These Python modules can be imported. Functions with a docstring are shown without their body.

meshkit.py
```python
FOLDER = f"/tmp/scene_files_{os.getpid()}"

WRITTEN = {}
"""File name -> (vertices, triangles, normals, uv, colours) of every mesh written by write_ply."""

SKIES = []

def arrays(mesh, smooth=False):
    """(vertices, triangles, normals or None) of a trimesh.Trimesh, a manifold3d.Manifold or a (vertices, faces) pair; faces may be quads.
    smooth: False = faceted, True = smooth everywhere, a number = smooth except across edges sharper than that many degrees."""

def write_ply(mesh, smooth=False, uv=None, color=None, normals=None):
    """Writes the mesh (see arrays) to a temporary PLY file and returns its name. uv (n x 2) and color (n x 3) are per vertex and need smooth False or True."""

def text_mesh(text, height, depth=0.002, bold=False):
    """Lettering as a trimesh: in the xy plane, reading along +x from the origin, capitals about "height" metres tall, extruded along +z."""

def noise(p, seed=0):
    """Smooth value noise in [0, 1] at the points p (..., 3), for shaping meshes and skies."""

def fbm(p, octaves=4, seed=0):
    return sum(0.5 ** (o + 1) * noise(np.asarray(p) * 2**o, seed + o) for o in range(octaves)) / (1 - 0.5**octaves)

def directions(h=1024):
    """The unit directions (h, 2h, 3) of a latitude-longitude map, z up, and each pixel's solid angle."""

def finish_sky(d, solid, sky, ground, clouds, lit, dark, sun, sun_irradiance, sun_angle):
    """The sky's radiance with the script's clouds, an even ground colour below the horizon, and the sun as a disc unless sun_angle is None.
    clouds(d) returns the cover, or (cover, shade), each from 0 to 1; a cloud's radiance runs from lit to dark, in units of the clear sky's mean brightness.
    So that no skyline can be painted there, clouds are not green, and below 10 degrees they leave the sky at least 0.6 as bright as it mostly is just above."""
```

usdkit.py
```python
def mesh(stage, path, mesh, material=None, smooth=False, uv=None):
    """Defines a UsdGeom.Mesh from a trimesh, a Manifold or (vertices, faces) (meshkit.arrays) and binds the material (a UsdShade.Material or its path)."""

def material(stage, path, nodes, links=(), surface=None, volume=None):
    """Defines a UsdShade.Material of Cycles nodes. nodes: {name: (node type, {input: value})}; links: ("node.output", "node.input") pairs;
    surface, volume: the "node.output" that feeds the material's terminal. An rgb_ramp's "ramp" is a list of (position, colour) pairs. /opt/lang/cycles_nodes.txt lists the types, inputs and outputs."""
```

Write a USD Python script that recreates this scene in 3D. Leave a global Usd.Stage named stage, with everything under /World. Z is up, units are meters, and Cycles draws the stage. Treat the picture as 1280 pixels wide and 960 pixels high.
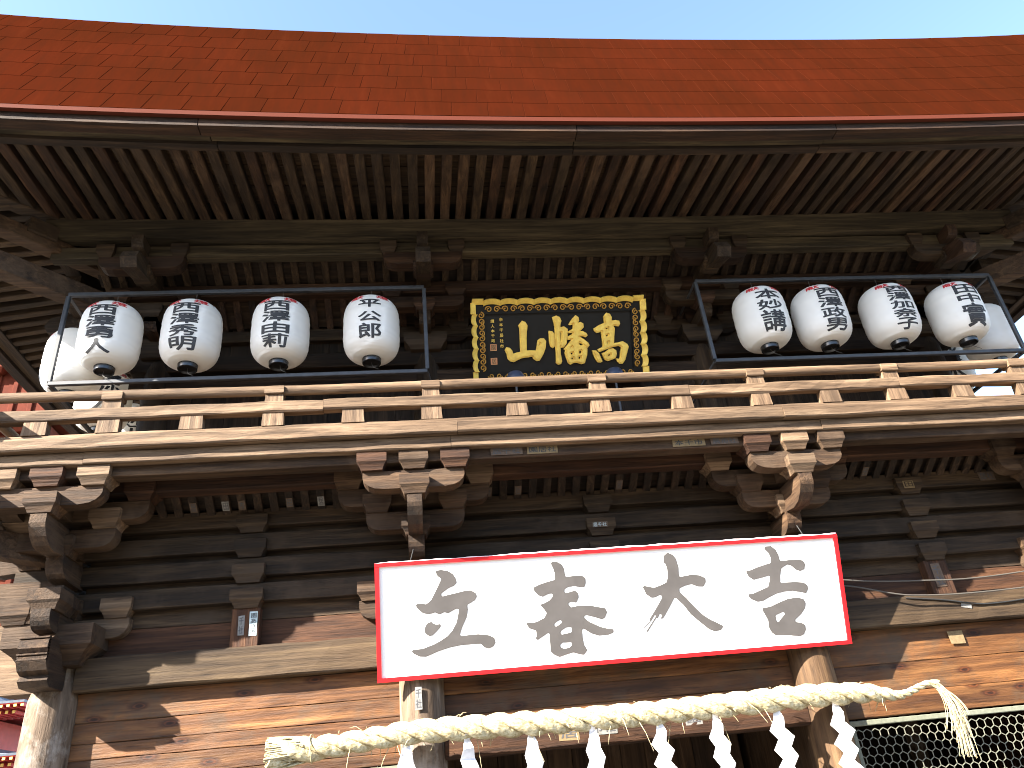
"""A two-storey timber temple gate hung with paper lanterns, seen from below."""
import math, random
import numpy as np
import trimesh
import usdkit, meshkit
from pxr import Usd, UsdGeom, UsdLux, UsdShade, Gf, Sdf
from shapely.geometry import Polygon

stage = Usd.Stage.CreateInMemory()
UsdGeom.SetStageUpAxis(stage, "Z")
UsdGeom.SetStageMetersPerUnit(stage, 1.0)
UsdGeom.Xform.Define(stage, "/World")
RNG = random.Random(11)
NR = np.random.default_rng(5)

# ---------------------------------------------------------------- camera, sky, sun, exposure
CAM = dict(x=-1.926, y=-8.075, z=1.6, yaw=0.139, pitch=0.506, roll=-0.105, f=961.635)
EXPOSURE = 2.8
SKY_STRENGTH = 0.09
SUN_INTENSITY = 1.25
SUN_COLOR = (1.0, 0.93, 0.82)
TO_SUN = np.array([-1.7, -1.0, 1.2]); TO_SUN = TO_SUN / np.linalg.norm(TO_SUN)


def camera_axes():
    cy, sy = math.cos(CAM["yaw"]), math.sin(CAM["yaw"])
    cp, sp = math.cos(CAM["pitch"]), math.sin(CAM["pitch"])
    fwd = np.array([sy * cp, cy * cp, sp]); r0 = np.array([cy, -sy, 0.0]); u0 = np.cross(r0, fwd)
    cr, sr = math.cos(CAM["roll"]), math.sin(CAM["roll"])
    return r0 * cr + u0 * sr, -r0 * sr + u0 * cr, fwd


def frame_matrix(xa, ya, za, pos):
    return Gf.Matrix4d(*map(float, [*xa, 0, *ya, 0, *za, 0, *pos, 1]))


_r, _u, _f = camera_axes()
cam = UsdGeom.Camera.Define(stage, "/World/camera")
cam.AddTransformOp().Set(frame_matrix(_r, _u, -_f, (CAM["x"], CAM["y"], CAM["z"])))
cam.CreateHorizontalApertureAttr(36.0)
cam.CreateVerticalApertureAttr(27.0)
cam.CreateFocalLengthAttr(CAM["f"] / 1280.0 * 36.0)
cam.CreateClippingRangeAttr(Gf.Vec2f(0.05, 5000))
cam.CreateExposureAttr(EXPOSURE)

sky_mat = usdkit.material(stage, "/World/Looks/sky_air", {
    "sky": ("sky_texture", {"sky_type": "single_scattering", "sun_disc": False, "sun_elevation": math.asin(TO_SUN[2]),
                            "sun_rotation": math.atan2(TO_SUN[0], TO_SUN[1]), "altitude": 100.0, "air_density": 1.0, "aerosol_density": 1.0, "ozone_density": 1.5}),
    "bg": ("background_shader", {"strength": SKY_STRENGTH})}, [("sky.color", "bg.color")], surface="bg.background")
sky = UsdLux.DomeLight.Define(stage, "/World/sky")
UsdShade.MaterialBindingAPI.Apply(sky.GetPrim()).Bind(sky_mat)
sky.GetPrim().SetCustomDataByKey("kind", "structure")
sun = UsdLux.DistantLight.Define(stage, "/World/sun")
sun.CreateIntensityAttr(SUN_INTENSITY)
sun.CreateNormalizeAttr(True)
sun.CreateAngleAttr(0.5)
sun.CreateColorAttr(Gf.Vec3f(*SUN_COLOR))
_za = TO_SUN; _xa = np.cross([0, 0, 1.0], _za); _xa /= np.linalg.norm(_xa); _ya = np.cross(_za, _xa)
sun.AddTransformOp().Set(frame_matrix(_xa, _ya, _za, (0, 0, 20)))

# ---------------------------------------------------------------- materials
MATS = {}


def add(name, nodes, links, surface):
    MATS[name] = usdkit.material(stage, "/World/Looks/" + name, nodes, links, surface=surface)


def wood(name, axis, dark, mid, light, vary=0.5, across=16.0, along=0.9, rough=0.78, bump=0.85, stain=0.5, weather=None, spec=0.3, knots=False):
    """Sawn timber: long streaks along the axis, broad stains, each piece with its own tone and its own offset."""
    s = [across] * 3; s["xyz".index(axis)] = along
    s2 = [3.4] * 3; s2["xyz".index(axis)] = 0.55
    nodes = {
        "g": ("geometry", {}), "oi": ("object_info", {}),
        "off": ("combine_xyz", {}), "m1": ("math", {"math_type": "multiply", "value2": 57.0}), "m2": ("math", {"math_type": "multiply", "value2": 131.0}),
        "p": ("vector_math", {"math_type": "add"}),
        "map": ("mapping", {"scale": s}), "n": ("noise_texture", {"scale": 1.0, "detail": 6.0, "roughness": 0.62, "distortion": 0.7}),
        "r": ("rgb_ramp", {"ramp": [(0.25, dark), (0.5, mid), (0.78, light)]}),
        "map2": ("mapping", {"scale": s2}), "n2": ("noise_texture", {"scale": 1.0, "detail": 4.0, "roughness": 0.6, "distortion": 0.4}),
        "r2": ("rgb_ramp", {"ramp": [(0.3, (1 - stain,) * 3), (0.62, (1.0, 1.0, 1.0))]}),
        "mix": ("mix_color", {"blend_type": "multiply", "fac": 1.0}),
        "tone": ("map_range", {"from_min": 0.0, "from_max": 1.0, "to_min": 1.0 - vary, "to_max": 1.0 + vary}),
        "tc": ("combine_xyz", {}), "mix2": ("mix_color", {"blend_type": "multiply", "fac": 1.0, "use_clamp_result": False}),
        "map3": ("mapping", {"scale": [v * 3.5 for v in s]}), "n3": ("noise_texture", {"scale": 1.0, "detail": 5.0, "roughness": 0.7}),
        "b": ("bump", {"strength": bump, "distance": 0.012}),
        "bsdf": ("principled_bsdf", {"roughness": rough, "specular_ior_level": spec})}
    links = [("oi.random", "m1.value1"), ("oi.random", "m2.value1"), ("m1.value", "off.x"), ("m2.value", "off.y"), ("m1.value", "off.z"),
             ("g.position", "p.vector1"), ("off.vector", "p.vector2"), ("p.vector", "map.vector"), ("map.vector", "n.vector"), ("n.fac", "r.fac"),
             ("p.vector", "map2.vector"), ("map2.vector", "n2.vector"), ("n2.fac", "r2.fac"), ("r.color", "mix.a"), ("r2.color", "mix.b"),
             ("oi.random", "tone.value"), ("tone.result", "tc.x"), ("tone.result", "tc.y"), ("tone.result", "tc.z"),
             ("mix.result", "mix2.a"), ("tc.vector", "mix2.b"),
             ("p.vector", "map3.vector"), ("map3.vector", "n3.vector"), ("n3.fac", "b.height"), ("b.normal", "bsdf.normal")]
    nodes["r3"] = ("rgb_ramp", {"ramp": [(0.34, (0.38, 0.34, 0.31)), (0.46, (1.0, 1.0, 1.0))]})
    nodes["mix3"] = ("mix_color", {"blend_type": "multiply", "fac": 0.85})
    links += [("n3.fac", "r3.fac"), ("mix2.result", "mix3.a"), ("r3.color", "mix3.b")]
    out = "mix3.result"
    if weather:  # greyed patches and knots
        nodes["n4"] = ("noise_texture", {"scale": 1.7, "detail": 7.0, "roughness": 0.65})
        nodes["r4"] = ("rgb_ramp", {"ramp": [(0.5, (0, 0, 0)), (0.66, (0.8, 0.8, 0.8))]})
        nodes["mix4"] = ("mix_color", {"blend_type": "mix", "b": weather})
        links += [("p.vector", "n4.vector"), ("n4.fac", "r4.fac"), ("r4.color", "mix4.fac"), (out, "mix4.a")]
        out = "mix4.result"
    if knots:
        nodes["mapk"] = ("mapping", {"scale": [1.3, 1.0, 3.4]})
        nodes["sepk"] = ("separate_xyz", {}); nodes["cmbk"] = ("combine_xyz", {})
        nodes["vk"] = ("voronoi_texture", {"dimensions": "2D", "scale": 1.0, "randomness": 1.0})
        nodes["nk"] = ("noise_texture", {"scale": 9.0, "detail": 3.0})
        nodes["ak"] = ("math", {"math_type": "multiply_add", "value2": 0.09})
        nodes["rk"] = ("rgb_ramp", {"ramp": [(0.075, (0.20, 0.13, 0.10)), (0.105, (0.8, 0.55, 0.42)), (0.13, (0.42, 0.32, 0.28)), (0.2, (1.0, 1.0, 1.0))]})
        nodes["mixk"] = ("mix_color", {"blend_type": "multiply", "fac": 1.0})
        links += [("p.vector", "mapk.vector"), ("mapk.vector", "sepk.vector"), ("sepk.x", "cmbk.x"), ("sepk.z", "cmbk.y"), ("cmbk.vector", "vk.vector"), ("p.vector", "nk.vector"), ("nk.fac", "ak.value1"), ("vk.distance", "ak.value3"), ("ak.value", "rk.fac"), (out, "mixk.a"), ("rk.color", "mixk.b")]
        out = "mixk.result"
    links.append((out, "bsdf.base_color"))
    add(name, nodes, links, "bsdf.BSDF")


for a in "xyz":
    wood("old_timber_" + a, a, (0.01061, 0.005246, 0.00252), (0.05205, 0.02766, 0.01331), (0.1294, 0.07616, 0.04), vary=0.34, weather=(0.075, 0.047, 0.028))
    wood("red_timber_" + a, a, (0.01073, 0.004199, 0.00189), (0.05017, 0.02007, 0.008428), (0.1191, 0.05322, 0.02235), vary=0.3, stain=0.55)
    wood("grey_timber_" + a, a, (0.04025, 0.02352, 0.01298), (0.1383, 0.08683, 0.05044), (0.2977, 0.2051, 0.1283), vary=0.2, stain=0.42, bump=0.6)
    wood("dark_timber_" + a, a, (0.005248, 0.002992, 0.001763), (0.02518, 0.01436, 0.007758), (0.07483, 0.04472, 0.02434), vary=0.4)  # darkest tone: shade of recesses and upper storey painted into the colour
    wood("shade_toned_timber_" + a, a, (0.007872, 0.0043, 0.002163), (0.03779, 0.02184, 0.01062), (0.1041, 0.06536, 0.03267), vary=0.36, weather=(0.0432, 0.0282, 0.01711))  # darker copy of the timber: shade under balcony and eaves put in the colour
    wood("brown_timber_" + a, a, (0.007544, 0.003272, 0.001653), (0.03569, 0.01645, 0.007715), (0.0943, 0.0473, 0.02281), vary=0.34)
wood("column_red_timber", "z", (0.03183, 0.01558, 0.007225), (0.1158, 0.0636, 0.0287), (0.2409, 0.1524, 0.07813), vary=0.1, across=10.0, along=0.8, stain=0.5)
wood("plank_timber", "x", (0.02995, 0.01041, 0.003709), (0.1336, 0.05359, 0.01637), (0.3011, 0.1421, 0.04861), vary=0.22, across=11.0, along=0.7, stain=0.68, weather=(0.0617, 0.04079, 0.02453), rough=0.6, knots=True)
wood("tie_beam_timber", "x", (0.01396, 0.007936, 0.00392), (0.05814, 0.03509, 0.01735), (0.1308, 0.08614, 0.0445), vary=0.1, across=13.0, along=0.55, stain=0.5)
wood("column_timber", "z", (0.0468, 0.02864, 0.01649), (0.1565, 0.1061, 0.06898), (0.3585, 0.2812, 0.2134), vary=0.1, across=9.0, along=0.9, stain=0.5, weather=(0.3558, 0.3198, 0.2785))
wood("eave_board_timber", "x", (0.01255, 0.008764, 0.004494), (0.05658, 0.0409, 0.02118), (0.1335, 0.09979, 0.0528), vary=0.2, stain=0.6)


def plain(name, color, rough=0.6, metal=0.0, spec=0.4, noise=None, bump=0.0, coat=0.0):
    nodes = {"bsdf": ("principled_bsdf", {"base_color": color, "roughness": rough, "metallic": metal, "specular_ior_level": spec, "coat_weight": coat})}
    links = []
    if noise:
        sc, amt = noise
        nodes.update({"g": ("geometry", {}), "n": ("noise_texture", {"scale": sc, "detail": 6.0, "roughness": 0.6}),
                      "r": ("rgb_ramp", {"ramp": [(0.3, tuple(c * (1 - amt) for c in color)), (0.7, tuple(min(1, c * (1 + amt)) for c in color))]})})
        links += [("g.position", "n.vector"), ("n.fac", "r.fac"), ("r.color", "bsdf.base_color")]
        if bump:
            nodes["b"] = ("bump", {"strength": bump, "distance": 0.01}); links += [("n.fac", "b.height"), ("b.normal", "bsdf.normal")]
    add(name, nodes, links, "bsdf.BSDF")


plain("black_steel", (0.035, 0.037, 0.042), 0.5, 0.0, 0.5, noise=(9, 0.3))
plain("black_lacquer", (0.008, 0.0078, 0.0076), 0.45, 0.0, 0.2)
plain("plaque_board", (0.013, 0.0125, 0.012), 0.5, 0.0, 0.2, noise=(14, 0.15))
plain("lantern_cap", (0.012, 0.012, 0.013), 0.22, 0.0, 0.6)
plain("gold_dark", (0.46, 0.24, 0.035), 0.45, 0.2, 0.5)
plain("gold_leaf", (0.95, 0.63, 0.13), 0.42, 0.2, 0.5, noise=(16, 0.18))
plain("seal_orange", (0.72, 0.33, 0.16), 0.7)
plain("black_ink", (0.035, 0.036, 0.04), 0.6, 0, 0.3)
plain("brush_ink", (0.088, 0.081, 0.078), 0.8, 0, 0.2, noise=(5, 0.12))
plain("faded_ink", (0.07, 0.07, 0.075), 0.8, 0, 0.2)
plain("red_ink", (0.55, 0.03, 0.04), 0.7)
plain("banner_paper", (0.82, 0.82, 0.82), 0.8, 0, 0.2)
plain("banner_red", (0.50, 0.007, 0.011), 0.5)
plain("slip_white", (0.42, 0.50, 0.51), 0.8, noise=(40, 0.2))
plain("slip_tan", (0.17, 0.12, 0.06), 0.8, noise=(30, 0.25))
plain("slip_brown", (0.085, 0.058, 0.04), 0.8, noise=(30, 0.3))
plain("slip_grey", (0.17, 0.165, 0.155), 0.8, noise=(25, 0.35))
plain("mesh_wire", (0.15, 0.15, 0.115), 0.5, 0.1)
plain("mesh_frame", (0.15, 0.155, 0.115), 0.6, 0.1, noise=(20, 0.2))
plain("cable_grey", (0.07, 0.062, 0.052), 0.6)
plain("cable_black", (0.02, 0.02, 0.02), 0.6)
plain("lamp_blue", (0.035, 0.045, 0.08), 0.45)
plain("ground_gravel", (0.11, 0.097, 0.08), 0.9, noise=(1.3, 0.25), bump=0.3)
plain("added_ridge_slope", (0.035, 0.042, 0.02), 0.9, noise=(0.15, 0.4))  # surface of the added ridge that blocks low sky
plain("old_vermilion", (0.085, 0.017, 0.008), 0.8, 0.0, 0.1, noise=(2, 0.2))
plain("vermilion", (0.36, 0.022, 0.016), 0.6, noise=(3, 0.15))
plain("gold_tip", (0.75, 0.5, 0.12), 0.5, 0.1)
plain("white_plaster", (0.78, 0.77, 0.75), 0.8)
plain("grey_tile", (0.16, 0.18, 0.22), 0.6, noise=(6, 0.2))
plain("copper_seam", (0.042, 0.0090, 0.0036), 1.0, 0.0, 0.0, noise=(3, 0.25))
plain("copper_lip", (0.075, 0.02, 0.012), 0.7, 0.0, 0.05)
# copper sheets painted red brown: own tone per sheet, streaks running down
add("copper_sheet", {
    "g": ("geometry", {}), "oi": ("object_info", {}), "map": ("mapping", {"scale": (9.0, 2.0, 1.2)}),
    "n": ("noise_texture", {"scale": 1.0, "detail": 6.0, "roughness": 0.65}),
    "r": ("rgb_ramp", {"ramp": [(0.3, (0.027, 0.0056, 0.0022)), (0.55, (0.032, 0.0058, 0.0021)), (0.8, (0.037, 0.0072, 0.0026))]}),
    "n2": ("noise_texture", {"scale": 0.7, "detail": 5.0}), "r2": ("rgb_ramp", {"ramp": [(0.35, (0.80, 0.90, 0.86)), (0.65, (1, 1, 1))]}),
    "mix": ("mix_color", {"blend_type": "multiply", "fac": 1.0}),
    "tone": ("map_range", {"to_min": 0.95, "to_max": 1.05}), "tc": ("combine_xyz", {}), "mix2": ("mix_color", {"blend_type": "multiply", "fac": 1.0, "use_clamp_result": False}),
    "b": ("bump", {"strength": 0.12, "distance": 0.01}),
    "bsdf": ("principled_bsdf", {"roughness": 1.0, "specular_ior_level": 0.0})},
    [("g.position", "map.vector"), ("map.vector", "n.vector"), ("n.fac", "r.fac"), ("g.position", "n2.vector"), ("n2.fac", "r2.fac"),
     ("r.color", "mix.a"), ("r2.color", "mix.b"), ("oi.random", "tone.value"), ("tone.result", "tc.x"), ("tone.result", "tc.y"), ("tone.result", "tc.z"),
     ("mix.result", "mix2.a"), ("tc.vector", "mix2.b"), ("mix2.result", "bsdf.base_color"), ("n2.fac", "b.height"), ("b.normal", "bsdf.normal")], "bsdf.BSDF")
# lantern paper lets some light through
add("lantern_paper", {
    "g": ("geometry", {}), "n": ("noise_texture", {"scale": 6.0, "detail": 5.0}),
    "r": ("rgb_ramp", {"ramp": [(0.3, (0.85, 0.845, 0.825)), (0.7, (0.90, 0.90, 0.885))]}),
    "d": ("principled_bsdf", {"roughness": 0.55, "specular_ior_level": 0.3}), "t": ("translucent_bsdf", {"color": (0.8, 0.76, 0.68)}), "mx": ("mix_closure", {"fac": 0.22})},
    [("g.position", "n.vector"), ("n.fac", "r.fac"), ("r.color", "d.base_color"), ("d.BSDF", "mx.closure1"), ("t.BSDF", "mx.closure2")], "mx.closure")
add("shide_paper", {
    "d": ("diffuse_bsdf", {"color": (0.84, 0.84, 0.86)}), "t": ("translucent_bsdf", {"color": (0.8, 0.8, 0.84)}), "mx": ("mix_closure", {"fac": 0.25})},
    [("d.BSDF", "mx.closure1"), ("t.BSDF", "mx.closure2")], "mx.closure")
add("rice_straw", {
    "g": ("geometry", {}), "map": ("mapping", {"scale": (30.0, 55.0, 55.0)}), "n": ("noise_texture", {"scale": 1.0, "detail": 4.0, "distortion": 0.6}),
    "r": ("rgb_ramp", {"ramp": [(0.3, (0.21, 0.165, 0.075)), (0.5, (0.39, 0.335, 0.205)), (0.75, (0.50, 0.455, 0.32))]}),
    "b": ("bump", {"strength": 0.7, "distance": 0.012}), "bsdf": ("principled_bsdf", {"roughness": 0.65, "specular_ior_level": 0.3})},
    [("g.position", "map.vector"), ("map.vector", "n.vector"), ("n.fac", "r.fac"), ("r.color", "bsdf.base_color"), ("n.fac", "b.height"), ("b.normal", "bsdf.normal")], "bsdf.BSDF")

# ---------------------------------------------------------------- scene tree helpers
USED = {}


def numbered(parent, name):
    k = (parent, name); n = USED.get(k, 0); USED[k] = n + 1
    return parent + "/" + (name if n == 0 else f"{name}_{n:03d}")


def tag(prim, label=None, category=None, group=None, kind=None):
    for k, v in (("label", label), ("category", category), ("group", group), ("kind", kind)):
        if v: prim.SetCustomDataByKey(k, v)
    return prim


def thing(name, label, category, group=None, pos=(0, 0, 0), rotz=0.0):
    x = UsdGeom.Xform.Define(stage, numbered("/World", name))
    x.AddTranslateOp().Set(Gf.Vec3d(*map(float, pos)))
    if rotz: x.AddRotateZOp().Set(float(rotz))
    tag(x.GetPrim(), label, category, group)
    return str(x.GetPath())


def put(parent, name, mesh, mat, smooth=False, label=None, kind=None, category=None, group=None):
    path = numbered(parent, name)
    m = usdkit.mesh(stage, path, mesh, MATS[mat], smooth=smooth)
    tag(m.GetPrim(), label, category, group, kind)
    return path


# ---------------------------------------------------------------- mesh helpers
def join(ms):
    vs, fs, n = [], [], 0
    for v, f in ms:
        v = np.asarray(v, float); f = np.asarray(f, int)
        vs.append(v); fs.append(f + n); n += len(v)
    return np.vstack(vs), np.vstack(fs)


def rings(R, closed_caps=True):
    """Loft of equally long closed rings (k, n, 3), capped by fans."""
    R = np.asarray(R, float); k, n, _ = R.shape
    v = R.reshape(-1, 3); f = []
    for i in range(k - 1):
        for j in range(n):
            a, b = i * n + j, i * n + (j + 1) % n
            f += [(a, b, b + n), (a, b + n, a + n)]
    if closed_caps:
        c0, c1 = len(v), len(v) + 1
        v = np.vstack([v, R[0].mean(0), R[-1].mean(0)])
        for j in range(n):
            f += [(c0, (j + 1) % n, j), (c1, (k - 1) * n + j, (k - 1) * n + (j + 1) % n)]
    return v, np.array(f)


def bar(p0, p1, w, h, up=(0, 0, 1), ch=0.008, seg=1, wob=0.0, h1=None, w1=None):
    """A squared timber from p0 to p1 (centre line), chamfered, a little uneven."""
    p0, p1 = np.asarray(p0, float), np.asarray(p1, float)
    d = p1 - p0; L = np.linalg.norm(d); d /= L
    s = np.cross(d, up); s /= np.linalg.norm(s); u = np.cross(s, d)
    R = []
    ph = NR.uniform(0, 9, 8)
    for i in range(seg + 1):
        t = i / seg; ww = (w + ((w1 or w) - w) * t) / 2; hh = (h + ((h1 or h) - h) * t) / 2; c = min(ch, ww * .4, hh * .4)
        pts = [(-ww, -hh + c), (-ww + c, -hh), (ww - c, -hh), (ww, -hh + c), (ww, hh - c), (ww - c, hh), (-ww + c, hh), (-ww, hh - c)]
        if ch <= 0: pts = [(-ww, -hh), (ww, -hh), (ww, hh), (-ww, hh)]
        q = p0 + d * L * t
        ring = []
        for k, (a, b) in enumerate(pts):
            j = wob * math.sin(ph[k % 8] + t * L * 2.1 + 3 * ph[(k + 3) % 8] * t) if wob else 0
            ring.append(q + s * (a + j) + u * (b + j * .7))
        R.append(ring)
    v, f = rings(R)
    return v, f[:, ::-1]


def beam_x(x0, x1, y0, y1, z0, z1, **k):
    return bar((x0, (y0 + y1) / 2, (z0 + z1) / 2), (x1, (y0 + y1) / 2, (z0 + z1) / 2), y1 - y0, z1 - z0, **k)


def beam_y(x0, x1, y0, y1, z0, z1, **k):
    return bar(((x0 + x1) / 2, y0, (z0 + z1) / 2), ((x0 + x1) / 2, y1, (z0 + z1) / 2), x1 - x0, z1 - z0, **k)


def beam_z(x0, x1, y0, y1, z0, z1, **k):
    return bar(((x0 + x1) / 2, (y0 + y1) / 2, z0), ((x0 + x1) / 2, (y0 + y1) / 2, z1), x1 - x0, y1 - y0, up=(0, 1, 0), **k)


def stack(levels, cx=0.0, cy=0.0):
    """Rectangles (z, half x, half y) lofted upwards: the bearing block of a bracket."""
    return rings([[(cx - a, cy - b, z), (cx + a, cy - b, z), (cx + a, cy + b, z), (cx - a, cy + b, z)] for z, a, b in levels])


def block(cx, cy, z0, w=0.29, d=0.29, h=0.19):
    a, b = w / 2, d / 2
    return stack([(z0, a * .70, b * .70), (z0 + h * .14, a * .76, b * .76), (z0 + h * .30, a * .86, b * .86), (z0 + h * .42, a * .985, b * .985), (z0 + h * .44, a, b), (z0 + h * .97, a, b), (z0 + h, a * .97, b * .97)], cx, cy)


def extrude(poly, h, holes=()):
    """Polygon (2d points) extruded along +z by h, as (v, f)."""
    m = trimesh.creation.extrude_polygon(Polygon(poly, holes), h, engine="earcut")
    return np.array(m.vertices), np.array(m.faces)


def arm_profile(a0, a1, z0, z1, r0=True, r1=True, c=0.15):
    """A bracket arm seen from the side: flat top, ends rounded underneath."""
    h = z1 - z0; pts = []
    cv = [(0, h * .62), (c * .08, h * .42), (c * .26, h * .22), (c * .55, h * .07), (c, 0)]
    if r1: pts += [(a1, z1)] + [(a1 - x, z0 + y) for x, y in cv]
    else: pts += [(a1, z1), (a1, z0)]
    if r0: pts += [(a0 + x, z0 + y) for x, y in cv[::-1]] + [(a0, z1)]
    else: pts += [(a0, z0), (a0, z1)]
    return pts


def side_prism(profile, t, origin=(0, 0), direction=(1, 0)):
    """Profile (s, z) given thickness t, s running along direction in plan from origin."""
    v, f = extrude(profile, t)
    d = np.array(direction, float); d /= np.linalg.norm(d); n = np.array([-d[1], d[0]])
    out = np.zeros_like(v)
    out[:, :2] = np.array(origin) + np.outer(v[:, 0], d) + np.outer(v[:, 2] - t / 2, n)
    out[:, 2] = v[:, 1]
    # (d, z, n) is right handed when n = d x z reversed: flip faces
    return out, f[:, ::-1]


def tube(path, r, n=8, cap=True):
    P = np.asarray(path, float); k = len(P)
    r = np.full(k, r) if np.ndim(r) == 0 else np.asarray(r, float)
    T = np.gradient(P, axis=0); T /= np.maximum(np.linalg.norm(T, axis=1, keepdims=True), 1e-9)
    ref = np.array([0, 0, 1.0]) if abs(T[0][2]) < .9 else np.array([1.0, 0, 0])
    R = []; u = np.cross(T[0], ref); u /= np.linalg.norm(u)
    for i in range(k):
        u = u - T[i] * np.dot(u, T[i]); u /= np.linalg.norm(u); w = np.cross(T[i], u)
        a = np.arange(n) / n * 2 * math.pi
        R.append(P[i] + r[i] * (np.outer(np.cos(a), u) + np.outer(np.sin(a), w)))
    return rings(R, cap)


def lathe(prof, n=40, c=(0, 0, 0)):
    a = np.arange(n) / n * 2 * math.pi
    R = [np.stack([c[0] + r * np.cos(a), c[1] + r * np.sin(a), np.full(n, c[2] + z)], 1) for r, z in prof]
    return rings(R)


def decode(s):
    return [[[tuple(map(int, p.split(","))) for p in ring.split(" ")] for ring in poly.split(";")] for poly in s.split("|")]


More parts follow.
